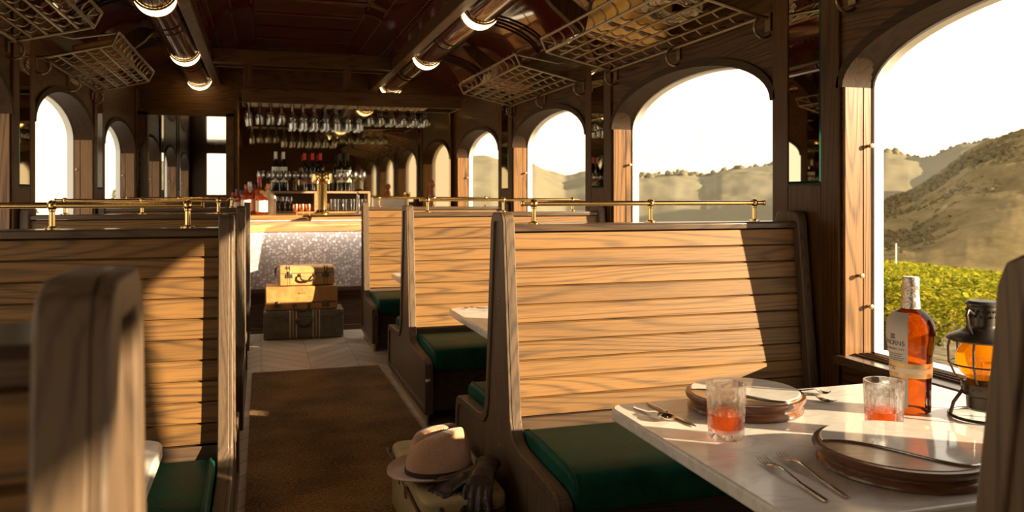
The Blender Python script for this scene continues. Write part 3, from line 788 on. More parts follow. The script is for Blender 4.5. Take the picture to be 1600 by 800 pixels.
for z0_, w_ in ((.214,.13),(.219,.10),(.224,.12)):
    rr = .0658; vs = []
    for j in range(7):
        a = am - w_ + 2*w_*j/6; vs += [(rr*cos(a), rr*sin(a), z0_), (rr*cos(a), rr*sin(a), z0_+.0036)]
    m.add(vs, [(2*j, 2*j+2, 2*j+3, 2*j+1) for j in range(6)])
m.build('printed_emblem', ink, lab, recalc=False)
tag(bl, 'tall whiskey bottle with foil capped neck and gold band on the marble table', 'bottle')

# ------------------------------------------------------------------ round boards with marble inlays
def board(loc, R, rz, label):
    r = empty('serving_board', loc, rz)
    MB().lathe([(.0001,0),(R*.93,.0),(R*.965,.006),(R*.955,.014),(R*.92,.020),(R*.92,.024),(R*.985,.034),(R,.042),(R*.985,.0475),(R*.93,.049),(.0001,.049)], (0,0,0), 80).build('turned_base', M['walnut'], r)
    MB().lathe([(.0001,.0485),(R*.93,.0485),(R*.925,.0505),(.0001,.0505)], (0,0,0), 80).build('wooden_face', M['walnut_top'], r)
    # kidney shaped inlay: rear half of the disc with an S curved front edge
    q = R*.90; p = []
    for k in range(49):
        a = radians(-62) + radians(236)*k/48; p.append((q*cos(a), q*sin(a)))
    x0, y0 = p[-1]; x1, y1 = p[0]
    for k in range(1, 30):
        t = k/30; w = t*t*(3-2*t); p.append((x0 + (x1-x0)*t + q*.10*sin(pi*t), y0 + (y1-y0)*w + q*.05*sin(2*pi*t)))
    MB().prism(p, .0500, .0560, 'Z').build('marble_inlay', M['marble_inlay'], r, bevel=.0015)
    m = MB(); m.tube([(x, y, .0525) for x, y in p], .0028, 8, closed=True); m.build('metal_edge', M['steel'], r)
    tag(r, label, 'board', 'round serving boards')
pa = atz(1163, 641, TZ); pa.z = TZ + .0005
board((1.345, 2.045, TZ + .0005), .170, -.25, 'round walnut board with a marble inlay behind the aisle side tumbler')
board((1.405, 1.505, TZ + .0005), .195, -.30, 'round walnut board with a marble inlay nearest the camera, partly hidden by the bench end')

# ------------------------------------------------------------------ cutlery
def loft(m, secs):
    vs = []; fs = []
    for x, z, hw, th in secs: vs += [(x,-hw,z),(x,hw,z),(x,hw*.8,z+th),(x,-hw*.8,z+th)]
    n = len(secs)
    for i in range(n-1):
        for j in range(4): fs.append((i*4+j, i*4+(j+1)%4, i*4+4+(j+1)%4, i*4+4+j))
    fs += [(3,2,1,0), tuple((n-1)*4+j for j in range(4))]
    m.add(vs, fs)
def place(o, h, tip):
    d = tip - h; o.location = h; o.rotation_euler = (0, 0, atan2(d.y, d.x)); return o
def fork(h, tip, label):
    L = (tip - h).length; m = MB()
    loft(m, [(0,.001,.0060,.004),(L*.10,.001,.0058,.004),(L*.35,.003,.0042,.0035),(L*.55,.010,.0030,.003),(L*.66,.013,.0030,.003),(L*.70,.011,.007,.002),(L*.74,.009,.0125,.0018),(L*.80,.006,.0140,.0018),(L*.82,.0055,.0140,.0018)])
    for k in range(4):
        y = -.0118 + .00787*k; m.tube([(L*.815,y,.0062),(L*.87,y,.0050),(L*.93,y*.97,.0060),(L*.97,y*.94,.0085),(L,y*.92,.0120)], [.0021,.0019,.0016,.0013,.0007], 6)
    o = m.build('fork', M['steel'], None, ang=50, bevel=.0006); place(o, h, tip); return tag(o, label, 'fork', 'forks on the marble tables')
def knife(h, tip, label):
    L = (tip - h).length; m = MB()
    loft(m, [(0,.001,.0065,.006),(L*.2,.001,.0062,.006),(L*.42,.002,.0050,.005)]); hnd = m.build('knife', M['steel'], None, ang=50, bevel=.001)
    b = MB(); loft(b, [(L*.42,.003,.0050,.003),(L*.46,.002,.0085,.0018),(L*.75,.002,.0095,.0015),(L*.93,.002,.0065,.0012),(L,.002,.001,.001)]); b.build('blade', M['steel'], hnd, ang=50)
    place(hnd, h, tip); return tag(hnd, label, 'knife')
def spoon(h, tip, label):
    L = (tip - h).length; m = MB()
    loft(m, [(0,.001,.0055,.004),(L*.12,.001,.0052,.004),(L*.38,.004,.0038,.0032),(L*.56,.012,.0028,.003),(L*.66,.012,.0034,.0028),(L*.70,.010,.0060,.002)])
    c = L*.84; a, b = L*.17, .0225; vs = []; fs = []; N, K = 28, 6
    for s_, dz in ((0, 0), (1, -.0012)):
        for j in range(K+1):
            t = j/K
            for i in range(N):
                an = 2*pi*i/N; vs.append((c + a*t*cos(an), b*t*sin(an)*(1 - .12*cos(an)), .0020 + .0095*t*t - dz))
    off = (K+1)*N
    for q in (0, off):
        for j in range(K):
            for i in range(N): fs.append((q+j*N+i, q+j*N+(i+1)%N, q+(j+1)*N+(i+1)%N, q+(j+1)*N+i))
    fs += [(K*N+i, K*N+(i+1)%N, off+K*N+(i+1)%N, off+K*N+i) for i in range(N)]
    m.add(vs, fs)
    o = m.build('spoon', M['steel'], None, ang=60); place(o, h, tip); return tag(o, label, 'spoon', 'spoons on the marble tables')
Z = TZ + .0005
fork(atz(1292,785,Z), atz(1188,719,Z), 'steel fork nearest the aisle, left of the near board')
fork(atz(1325,779,Z), atz(1218,712,Z), 'steel fork right beside the near board')
spoon(atz(992,637,Z), atz(1052,661,Z), 'steel spoon lying at the aisle corner of the set table')
knife(atz(1012,632,Z), atz(1088,668,Z), 'steel knife between the spoon and the far round board')
fork(atz(1216,613,Z) , atz(1306,632,Z), 'steel fork beyond the far round board, tines towards the window')
k2 = fork(atz(1236,612,Z) + Vector((0,.02,0)), atz(1300,622,Z) + Vector((.02,.03,0)), 'second steel fork beyond the far round board, partly under its rim')
spoon(atz(1560,735,Z), atz(1498,690,Z), 'steel spoon at the bench end, right of the near board')
fork(Vector((1.16,4.16,Z)), Vector((1.05,4.27,Z)), 'fork on the table behind, at its aisle corner')
knife(Vector((1.24,4.20,Z)), Vector((1.10,4.30,Z)), 'knife on the table behind, beside the fork')

# ------------------------------------------------------------------ railway lantern
ln = empty('railway_lantern', (1.925, 1.765, TZ + .0005), .3)
iron = plain('lantern_iron', (.075,.062,.052), .36, .85)
m = MB()
for a in [pi/4 + k*pi/2 for k in range(4)]:
    m.tube([(.026*cos(a),.026*sin(a),.085), (.052*cos(a),.052*sin(a),.075), (.075*cos(a),.075*sin(a),.04), (.084*cos(a),.084*sin(a),.004)], [.004,.005,.005,.005], 8)
m.tube([(.084*cos(a),.084*sin(a),.005) for a in [2*pi*k/40 for k in range(40)]], .0045, 8, closed=True)
m.build('foot_ring', iron, ln)
m = MB(); m.lathe([(.0001,.022),(.034,.022),(.040,.028),(.042,.060),(.052,.066),(.054,.078),(.054,.096),(.044,.102),(.036,.112),(.0001,.112)], (0,0,0), 32)
for k in range(16):
    a = 2*pi*k/16; m.sphere((.0535*cos(a), .0535*sin(a), .083), .003, 5)
m.build('burner', iron, ln)
amber = drinkmat('amber_globe', (.95,.55,.08), (1.0,.50,.05), .55)
MB().lathe([(.036,.108),(.054,.122),(.066,.145),(.069,.162),(.064,.184),(.052,.205),(.044,.213)], (0,0,0), 40).build('amber_globe', amber, ln)
MB().lathe([(.0035,.112),(.0035,.150),(.0001,.156)], (0,0,0), 10).build('wick_tube', M['brass'], ln)
m = MB()
for a in [k*pi/3 + .2 for k in range(6)]:
    m.tube([(.044*cos(a),.044*sin(a),.094),(.070*cos(a),.070*sin(a),.118),(.086*cos(a),.086*sin(a),.155),(.088*cos(a),.088*sin(a),.195),(.082*cos(a),.082*sin(a),.222)], .0032, 6)
for z, rr in ((.150,.084),(.222,.082)): m.tube([(rr*cos(a),rr*sin(a),z) for a in [2*pi*k/40 for k in range(40)]], .0026, 6, closed=True)
m.build('wire_cage', iron, ln)
MB().lathe([(.090,.216),(.092,.220),(.088,.226),(.060,.240),(.045,.249),(.041,.256),(.040,.262),(.040,.312),(.043,.315),(.043,.319),(.036,.326),(.0001,.330)], (0,0,0), 40).build('vented_dome', iron, ln)
m = MB()
for k in range(18):
    a = 2*pi*k/18
    for z in (.285, .300): m.obox((.0405*cos(a + (z > .29)*.17), .0405*sin(a + (z > .29)*.17), z), .003, .006, .006, a)
m.build('vent_holes', plain('vent_dark', (.005,.005,.005), .9), ln)
m = MB(); m.tube([(-.062, 0, .240), (-.078,-.0,.262), (-.088,-.0,.295), (-.080,0,.306), (-.066,.0,.300), (-.044,0,.290)], .0042, 8); m.build('bail_handle', iron, ln)
tag(ln, 'old iron railway lantern with an amber globe beside the window', 'lantern')
# ------------------------------------------------------------------ suitcases by the bar
def leather_mat(name, c, c2, rough=.45, sc=14):
    t = NT(name); v = t.obj(); n = t.noise(v, sc, 4, .65); t.p(Base_Color=t.ramp(n, (.35, c2), (.65, c)), Roughness=rough); t.bump(t.noise(v, 260, 2), .15, .002); return t.m
def suitcase(loc, rz, w, d, h, col, col2, trimc, label, lidz=.7, stripes=(), corners=False, round_top=False, latches=(.17,.83), mono=''):
    r = empty('suitcase', loc, rz)
    body = leather_mat('case_leather', col, col2); tm = plain('case_trim', trimc, .5); lm = plain('case_latch', (.22,.19,.13), .35, .8)
    if round_top:
        pr = [(-d/2, .004), (d/2, .004), (d/2, h*.55)] + [(d/2 - .03 + .03*cos(a), h - .03 + .03*sin(a)) for a in (0,.5,1,1.57)] + [(-d/2+.03, h), (-d/2+.008, h-.015), (-d/2, h-.03)]
        MB().prism(pr, -w/2, w/2).build('body', body, r, bevel=.008, segs=3)
    else: MB().box(-w/2, w/2, -d/2, d/2, .0, h*lidz-.001).build('body', body, r, bevel=.012, segs=3)
    if not round_top:
        MB().box(-w/2, w/2, -d/2, d/2, h*lidz+.001, h).build('lid', body, r, bevel=.012, segs=3)
    m = MB(); z = h*lidz
    m.box(-w/2-.002, w/2+.002, -d/2-.002, d/2+.002, z-.003, z+.003); m.build('seam_strip', tm, r, bevel=.001)
    for fx in latches:
        l = MB(); x = -w/2 + fx*w
        l.box(x-.030, x+.030, -d/2-.006, -d/2+.001, z-.040, z-.006); l.box(x-.010, x+.010, -d/2-.010, -d/2, z-.030, z+.018); l.sphere((x+.02, -d/2-.008, z-.022), .005, 6)
        l.build('latch', lm, r, bevel=.0015)
    hz = z - .02
    m = MB(); hw = .062
    m.tube([(-hw, -d/2-.004, hz), (-hw, -d/2-.022, hz-.004), (-hw*.85, -d/2-.030, hz-.030), (-hw*.5, -d/2-.030, hz-.044), (0, -d/2-.030, hz-.047), (hw*.5, -d/2-.030, hz-.044), (hw*.85, -d/2-.030, hz-.030), (hw, -d/2-.022, hz-.004), (hw, -d/2-.004, hz)], [.006,.006,.007,.009,.009,.009,.007,.006,.006], 8)
    m.build('handle', plain('handle_dark', (.035,.018,.014), .35), r)
    m = MB()
    for s2 in (-1, 1): m.box(s2*hw-.014, s2*hw+.014, -d/2-.007, -d/2+.001, hz-.012, hz+.016)
    m.build('handle_loop', lm, r, bevel=.002)
    for x, wd, c in stripes:
        cm = plain('stripe', c, .6); m = MB(); t_ = .0012
        m.box(x-wd/2, x+wd/2, -d/2-t_, d/2+t_, -.0+.004, h+t_); m.build('painted_stripe', cm, r, bevel=.011, segs=3)
    if corners:
        for sx in (-1, 1):
            for sy in (-1, 1):
                for sz in (0, 1):
                    m = MB(); m.box(*sorted((sx*(w/2+.0015), sx*(w/2-.03))), *sorted((sy*(d/2+.0015), sy*(d/2-.03))), *( (h-.03, h+.0015) if sz else (.001, .03)))
                    m.build('corner_guard', tm, r, bevel=.010, segs=3)
    if mono:
        text_mesh([(mono, Matrix.Translation((0, -d/2-.0012, h*.66)) @ Matrix.Rotation(pi/2, 4, 'X'), .022)], 'monogram', lm, r, .022)
    tag(r, label, 'suitcase', 'suitcases stacked in front of the bar')
    return r
tan, cream = (.62,.32,.12), (.74,.60,.42)
c1 = suitcase((.352, 7.245, .0105-.0095), -.02, .66, .30, .245, (.19,.16,.12), (.125,.10,.075), (.26,.23,.18), 'grey brown striped suitcase, lowest of the stack in front of the bar', .72,
    ((-.115,.014,cream),(-.090,.020,tan),(-.062,.014,cream),(.075,.014,cream),(.100,.020,tan),(.128,.014,cream)), True)
c2 = suitcase((.335, 7.250, .2475), -.03, .595, .285, .200, (.52,.27,.085), (.36,.175,.055), (.20,.09,.04), 'tan leather suitcase with initials, in the middle of the stack', .30, mono='W V T')
c3 = suitcase((.375, 7.250, .4495), .02, .455, .25, .165, (.55,.31,.11), (.40,.21,.07), (.16,.075,.04), 'small tan suitcase with dark stripes on top of the stack', .66,
    ((-.165,.008,(.10,.05,.03)),(-.145,.008,(.10,.05,.03)),(.145,.008,(.10,.05,.03)),(.165,.008,(.10,.05,.03))), round_top=True)
m = MB(); m.tube([(-.20,-.05,.160),(-.235,-.055,.172),(-.258,-.06,.145),(-.262,-.062,.110),(-.256,-.06,.085)], [.006,.007,.008,.007,.005], 8); m.build('leather_tag', plain('tag_leather', (.06,.02,.012), .4), c3)

# ------------------------------------------------------------------ cream train case with hat and gloves, in the aisle
tcz = .235
tc_ = empty('train_case', (.640, 2.90, .0105), 0)
tcm = leather_mat('cream_leatherette', (.50,.40,.20), (.36,.27,.12), .42, 8)
MB().prism(rrect(-.145, .145, -.34, .34, .05, 6), 0, tcz*.74, 'Z').build('body', tcm, tc_, bevel=.008, segs=3)
MB().prism(rrect(-.145, .145, -.34, .34, .05, 6), tcz*.74+.002, tcz, 'Z').build('lid', tcm, tc_, bevel=.02, segs=4)
m = MB(); pts = [(x, y, tcz*.74+.001) for x, y in rrect(-.146, .146, -.341, .341, .05, 6)]; m.tube(pts, .005, 8, closed=True); m.build('piping', plain('case_piping', (.10,.05,.03), .5), tc_)
m = MB(); m.tube([(-.149, .22, .20), (-.165,.24,.215), (-.165,.30,.215), (-.149,.32,.20)], .006, 8); m.build('handle', plain('case_handle', (.12,.07,.04), .5), tc_)
m = MB(); m.box(-.150,-.144,-.05,-.01,.14,.19); m.box(-.150,-.144,.10,.14,.14,.19); m.build('latch', M['aged_brass'], tc_, bevel=.002)
tag(tc_, 'cream leather travel case standing in the aisle under the felt hat', 'suitcase')

felt = NT('tan_felt'); v = felt.obj(); n = felt.noise(v, 120, 3, .7); n2 = felt.noise(v, 6, 3)
felt.p(Base_Color=felt.ramp(felt.math('ADD', felt.math('MULTIPLY', n, .5), felt.math('MULTIPLY', n2, .5)), (.35,(.36,.19,.105)), (.65,(.52,.30,.17))), Roughness=.95, Sheen_Weight=.5); felt.bump(n, .3, .003)
hat = empty('felt_hat', (.600, 2.80, tcz + .0115), .30)
def hat_surface(t, a):
    """t 0..1 centre of the crown to its foot, 1..2 brim"""
    ca, sa = cos(a), sin(a); ax, ay = .122, .096; Hc = .142
    if t <= 1:
        if t < .62:
            q = t/.62; rr = .70*q; z = Hc*(1 - .05*q**3)
            # lengthwise crease and two front pinches
            x = ax*rr*ca; y = ay*rr*sa
            z -= .042*math.exp(-(y/.018)**2)*(1-.5*max(0, -ca)*q) ; z += .010*ca*q
        else:
            q = (t-.62)/.38; b = .70 + .30*sin(q*pi/2)**.9; rr = b; z = Hc*.95*(1-q**1.25) + .010*ca*(1-q) - .042*math.exp(-((ay*rr*sa)/.018)**2)*max(0,1-q*3)*(1-.5*max(0,-ca))
            x = ax*rr*ca; y = ay*rr*sa
        for sgn in (-1, 1):
            g = math.exp(-(((x-.035)/.038)**2 + ((z-.105)/.034)**2)); y -= sgn*.026*g if y*sgn > .02 else 0
        return x, y, z + .014
    q = t - 1; rx = ax + (.188-ax)*q; ry = ay + (.160-ay)*q
    z = .014 + .018*q*q*abs(sa)**2 - .020*q*max(0, ca)**1.5 - .006*q*(1-q)*4*.5 + .010*q*max(0,-ca)
    return rx*ca, ry*sa, max(z, .0)
N, K = 72, 44; vs = []; fs = []
TS = [i/30 for i in range(31)] + [1 + i/14 for i in range(1, 15)]
for s_ in (0, 1):
    for t_ in TS:
        for i in range(N):
            x, y, z = hat_surface(max(t_, .001), 2*pi*i/N); vs.append((x*(1-.02*s_*(t_<1)), y*(1-.02*s_*(t_<1)), z - .0032*s_ + .004))
K = len(TS) - 1; off = len(TS)*N
for q in (0, off):
    for j in range(K):
        for i in range(N): fs.append((q+j*N+i, q+j*N+(i+1)%N, q+(j+1)*N+(i+1)%N, q+(j+1)*N+i))
fs += [(K*N+i, K*N+(i+1)%N, off+K*N+(i+1)%N, off+K*N+i) for i in range(N)]
MB().add(vs, fs).build('felt_body', felt.m, hat, ang=70)
m = MB(); vs = []; fs = []
for i in range(72):
    a = 2*pi*i/72
    for dr, z in ((.0015,.019),(.0045,.020),(.0045,.034),(.0015,.035)):
        vs.append(((.122+dr - (z-.019)*.06)*cos(a), (.096+dr - (z-.019)*.05)*sin(a), z))
for i in range(72):
    for j in range(4): fs.append((i*4+j, i*4+(j+1)%4, ((i+1)%72)*4+(j+1)%4, ((i+1)%72)*4+j))
m.add(vs, fs).build('leather_band', plain('hat_band', (.03,.018,.015), .4), hat)
tag(hat, 'tan felt hat with a thin dark leather band on the cream case', 'hat')

gm = NT('dark_brown_glove'); n = gm.noise(gm.obj(), 45, 4, .65); gm.p(Base_Color=gm.ramp(n, (.3,(.022,.013,.009)), (.7,(.060,.038,.026))), Roughness=.38, Coat_Weight=.15); gm.bump(n, .5, .01); gm = gm.m
def glove(loc, rz, spread, label, flip=1, seed=1):
    """a limp leather glove: cuff on the lid, four fingers and thumb hanging over the case's near corner"""
    random.seed(seed); m = MB()
    # palm as a flattened sleeve running -y and down
    secs = [((0,.085,.052),.048,.026), ((0,.05,.050),.041,.020), ((0,.0,.044),.043,.018), ((0,-.045,.030),.048,.019), ((0,-.080,.004),.048,.017)]
    n = 20; vs = []; fs = []
    for (c, a_, b_) in secs:
        for k in range(n):
            an = 2*pi*k/n; vs.append((c[0] + a_*cos(an), c[1] + b_*sin(an)*.25, c[2] + b_*sin(an)))
    for i in range(len(secs)-1):
        for k in range(n): fs.append((i*n+k, i*n+(k+1)%n, (i+1)*n+(k+1)%n, (i+1)*n+k))
    fs += [tuple(range(n)), tuple(range((len(secs)-1)*n, len(secs)*n))]
    m.add(vs, fs)
    for k, (x, L) in enumerate(((-.036,.085),(-.013,.105),(.012,.100),(.034,.078))):
        x2 = x*(1+spread); b = random.uniform(-.008,.008)
        m.tube([(x,-.060,.020), (x*1.1,-.085,-.006), (x2+b*.5,-.098,-.04), (x2+b,-.100+b,-.040-L*.55), (x2+b*1.6,-.094,-.035-L), (x2+b*1.6,-.091,-.043-L)], [.0150,.0155,.0148,.0142,.0120,.006], 12)
    m.tube([(flip*.030,.010,.044), (flip*.058,-.012,.036), (flip*.078,-.045,.014), (flip*.086,-.075,-.012), (flip*.087,-.084,-.020)], [.015,.015,.0135,.011,.005], 12)
    o = m.build('leather_glove', gm, None)
    rm = o.modifiers.new('remesh', 'REMESH'); rm.mode = 'VOXEL'; rm.voxel_size = .0035; rm.use_smooth_shade = True
    sm = o.modifiers.new('smooth', 'SMOOTH'); sm.iterations = 4; sm.factor = .5
    o.location = loc; o.rotation_euler = (0, 0, rz); return tag(o, label, 'glove', 'pair of gloves')
gl = Vector((.715, 2.645, tcz + .012))
glove(gl + Vector((.0,-.01,0)), -.50, .40, 'dark brown leather glove, upper of the pair beside the felt hat', -1, 2)
glove(gl + Vector((-.095, .0, -.020)), -1.15, .45, 'dark brown leather glove, lower of the pair draped over the case', -1, 5)

# ------------------------------------------------------------------ luggage on the rack
yc = 3.86
hb = empty('leather_hatbox', (1.872, 3.98, 2.092), 0); hb.rotation_euler = (0, .218, 0)
ym = leather_mat('golden_leather', (.85,.52,.14), (.70,.38,.08), .4, 10)
MB().prism(rrect(-.175, .175, -.24, .24, .12, 8), 0, .17, 'Z').build('body', ym, hb, bevel=.012, segs=3)
MB().prism(rrect(-.178, .178, -.243, .243, .122, 8), .172, .235, 'Z').build('lid', ym, hb, bevel=.015, segs=3)
m = MB()
for zz in (.165,.180): m.tube([(x, y, zz) for x, y in rrect(-.18,.18,-.245,.245,.124,8)], .004, 6, closed=True)
for y in (-.13, .13): m.box(-.182,-.176,y-.02,y+.02,.09,.215); m.box(-.17,.17,y-.022,y+.022,-.004,.001)
m.build('dark_strap', plain('strap_leather', (.05,.025,.015), .5), hb)
tag(hb, 'golden leather case lying on the wire rack over the second right hand window', 'case')
m = MB(); pts = []
for k in range(3*48):
    a = 2*pi*k/48; tt = k/48; rr = .118 + .010*((tt % 1)) + (.012 if int(tt) == 1 else 0)
    pts.append((rr*cos(a)*.9, rr*sin(a)*1.25, .014 + .020*tt))
m.tube(pts, .0125, 8)
t = NT('rope'); w_ = t.n('TexWave', bands_direction='DIAGONAL'); t.set(w_.inputs['Vector'], t.obj()); w_.inputs['Scale'].default_value = 32; w_.inputs['Distortion'].default_value = 1
t.p(Base_Color=t.ramp(w_.outputs[0], (.2,(.45,.32,.18)), (.8,(.85,.70,.48))), Roughness=.9); t.bump(w_.outputs[0], .8, .01)
ro = m.build('coil_of_rope', t.m, None); ro.location = (1.86, 3.46, 2.083); ro.rotation_euler = (0, .218, 0)
tag(ro, 'coil of pale rope lying on the wire rack beside the golden case', 'rope')
m = MB(); m.box(-.15,.15,-.20,.20,0,.11)
b2 = MB().box(-.15,.15,-.22,.22,0,.15).build('body', leather_mat('brown_case', (.30,.15,.05), (.2,.09,.03)), None, bevel=.015, segs=3); b2.name = 'small_suitcase'
b2.location = (1.872, 6.2, 2.092); b2.rotation_euler = (0, .218, 0)
h_ = MB().tube([(-.156,-.06,.08),(-.18,-.055,.075),(-.185,0,.07),(-.18,.055,.075),(-.156,.06,.08)], .007, 8).build('handle', M['black_metal'], b2)
tag(b2, 'small brown case on the wire rack over the third right hand window', 'suitcase')
b3 = copy_tree(b2); b3.location = (-1.0, 6.1, 2.098); b3.rotation_euler = (0, -.26, 0); b3['label'] = 'small brown case on the far left wire rack'

# ------------------------------------------------------------------ bar
bar = empty('bar_counter', (.93, 7.47, 0)); BX0, BX1 = -1.16, 1.18
MB().box(BX0, BX1, .0, .52, 0, .396).build('plinth', M['base_wood'], bar, bevel=.003)
m = MB()
for x in (-1.1, -.45, .2, .85): m.box(x, x+.05, -.012, 0, .02, .38)
m.box(BX0, BX1, -.012, 0, .36, .396); m.box(BX0, BX1, -.014, 0, .0, .05); m.build('plinth_moulding', M['base_wood'], bar, bevel=.003)
MB().box(BX0, BX1, -.004, .5, .397, .893).build('mosaic_front', M['mosaic'], bar)
MB().box(BX0, BX1, -.008, .5, .894, .990).build('fascia_board', M['bar_board'], bar, bevel=.004)
MB().box(BX0-.01, BX1, -.004, .5, .991, 1.003).build('shadow_gap', M['base_wood'], bar)
MB().box(BX0-.02, BX1, -.10, .58, 1.004, 1.047).build('bar_top', M['bar_top'], bar, bevel=.006)
la = bpy.data.lights.new('bar_fill_light', 'AREA'); la.shape = 'RECTANGLE'; la.size = 2.2; la.size_y = .02; la.energy = 10; la.color = (1, .86, .72)  # fill light added to brighten the mosaic front, no lamp known here
lo = bpy.data.objects.new('bar_fill_light', la); COL.objects.link(lo); lo.parent = bar; lo.location = (0, -.088, .994); lo.rotation_euler = (radians(14), 0, 0)
MB().box(-1.1, 1.1, -.098, -.078, .9955, 1.0035).build('fill_light_body', M['white_trim'], bar)  # body added for the fill light, not a known fitting of the bar
tag(bar, 'bar counter with an oak top and a pearly mosaic front', 'bar counter')
bb = empty('back_counter', (.93, 8.93, 0))
MB().box(-1.16, 1.18, -.22, .21, 0, 1.02).build('cabinet', M['base_wood'], bb, bevel=.004)
MB().box(-1.17, 1.18, -.25, .22, 1.021, 1.05).build('worktop', M['bar_top'], bb, bevel=.004)
tag(bb, 'dark back counter below the mirror behind the bar', 'counter')
BZ, KZ = 1.0475, 1.0505
YS = 8.93; SZ = 1.263
sx0, sx1 = xat(400, YS), xat(576, YS)
sh = empty('bottle_shelf', ((sx0+sx1)/2, YS, KZ)); hw = (sx1-sx0)/2
shm = wood('pale_shelf_oak', (.38,.24,.14), (.24,.14,.08), 'X', 1, None, .4)
MB().box(-hw, hw, -.13, .15, SZ-KZ-.022, SZ-KZ).build('shelf_board', shm, sh, bevel=.002)
for x in (-hw, xat(490, YS)-(sx0+sx1)/2, hw-.025): MB().box(x, x+.025, -.13, .15, 0, SZ-KZ-.023).build('upright', shm, sh, bevel=.002)
MB().box(-hw+.03, hw-.03, .14, .15, 0, SZ-KZ-.023).build('back_panel', M['base_wood'], sh)
tag(sh, 'low oak shelf of wine glasses and bottles on the back counter', 'shelf')

# stemware
def glass_mesh(name, prof, parts=None):
    me = MB().lathe(prof, (0,0,0), 20).build(name, M['thin_glass'], None, recalc=False, ang=60); return me
def wineglass(h, R, bowl, name='wine_glass'):
    s = h - bowl
    p = [(.0001,.002),(R*.85,.0015),(R*.9,.003),(R*.4,.007),(.0045,.014),(.0040,s*.8),(.007,s),(R*.45,s+bowl*.08),(R*.86,s+bowl*.26),(R,s+bowl*.45),(R*.97,s+bowl*.65),(R*.80,h),(R*.785,h),(R*.95,s+bowl*.65),(R*.97,s+bowl*.45),(R*.82,s+bowl*.28),(R*.4,s+bowl*.11),(.0001,s+bowl*.06)]
    return glass_mesh(name, p)
def put(proto, loc, label, cat, group, used=[set()], rot=(0,0,0)):
    o = proto if id(proto) not in used[0] else proto.copy()
    if id(proto) not in used[0]: used[0].add(id(proto))
    else: COL.objects.link(o)
    o.location = loc; o.rotation_euler = rot; tag(o, label, cat, group); return o
KEEP = []
wg = wineglass(.215, .044, .105); KEEP.append(wg)
for k in range(13):
    px = 408 + k*12.9 + (3 if k else 0)
    if 500 < px < 508: px += 0
    put(wg, (xat(px, YS-.09), YS-.09 + .012*((k*7) % 3 - 1), SZ + .0005), 'upright wine glass in the front row on the bar shelf', 'wine glass', 'upright wine glasses on the shelf')
wl_ = wineglass(.155, .034, .08); KEEP.append(wl_)
for k in range(4): put(wl_, (xat(429 + 8*k, 8.80), 8.80 + .02*(k % 2), KZ + .0005), 'small wine glass under the shelf, left of the copper mugs', 'wine glass', 'small wine glasses under the shelf')
tb = glass_mesh('tumbler', [(.0001,.004),(.026,.002),(.028,.006),(.031,.128),(.030,.128),(.027,.012),(.0001,.01)]); KEEP.append(tb)
for k in range(9):
    put(tb, (xat(520 + 6.2*k, 8.83 - .05*(k % 2)), 8.83 - .05*(k % 2), KZ + .0005), 'plain tumbler in the cluster under the right of the shelf', 'tumbler', 'tumblers under the shelf')
def mug(loc, label):
    r = MB().lathe([(.0001,.001),(.026,.0),(.031,.008),(.034,.04),(.031,.075),(.029,.075),(.031,.04),(.028,.010),(.0001,.006)], (0,0,0), 20).build('copper_mug', M['copper'], None)
    MB().tube([(.031,0,.062),(.050,0,.060),(.054,0,.040),(.048,0,.022),(.032,0,.018)], .0035, 6).build('handle', M['copper'], r)
    r.location = loc; return tag(r, label, 'mug', 'copper mugs under the shelf')
for k, lb in enumerate(('left of the three copper mugs under the shelf', 'middle one of the three copper mugs under the shelf', 'right of the three copper mugs, against the divider')):
    mug((xat(461.5 + 10*k, 8.82), 8.82, KZ + .0005), lb)

def winebottle(px, Y, z, H, capc, labc, glassc, label, R=.040, lab_h=(.10,.26)):
    r = empty('wine_bottle', (xat(px, Y), Y, z + .0005)); s = H/.42
    gmt = plain('dark_bottle_glass', glassc, .06, 0, Coat_Weight=.6)
    MB().lathe([(.0001,.003),(R*.9,.0),(R,.008),(R,.262*s),(R*.86,.290*s),(R*.45,.322*s),(.0155,.338*s),(.0145,.410*s),(.0165,.412*s),(.0165,.419*s),(.0001,.42*s)], (0,0,0), 24).build('bottle_glass', gmt, r)
    MB().lathe([(.0165,.346*s),(.0158,.350*s),(.0156,.412*s),(.0175,.414*s),(.0175,.421*s),(.0001,.4215*s)], (0,0,0), 20).build('capsule', plain('capsule', capc, .35, .2), r)
    MB().lathe([(R+.0006, lab_h[0]*s), (R+.0006, lab_h[1]*s)], (0,0,0), 24, a0=-pi*.95, a1=-pi*.05).build('paper_label', plain('paper', labc, .7), r, recalc=False)
    tag(r, label, 'bottle', 'wine bottles standing on the shelf'); return r
white = (.80,.78,.74); dk = (.012,.010,.008)
for px, lb in ((431,'left of the two wine bottles with white caps and white labels'), (443,'right of the two wine bottles with white caps and white labels')):
    winebottle(px, 8.98, SZ, .42, (.72,.70,.68), white, dk, lb)
for px, lb in ((476,'left one of the three wine bottles with red caps'), (488.5,'middle one of the three wine bottles with red caps'), (500.5,'right one of the three wine bottles with red caps, beside the tap')):
    winebottle(px, 8.98, SZ, .41, (.62,.03,.03), (.36,.20,.13), dk, lb, lab_h=(.08,.20))
for px, lb in ((531,'left of the two dark capped wine bottles, right of the brass tap'), (543,'right of the two dark capped wine bottles, farthest right on the shelf')):
    winebottle(px, 8.98, SZ, .41, (.03,.02,.02), (.70,.66,.58), dk, lb, lab_h=(.10,.24))
nb = MB()
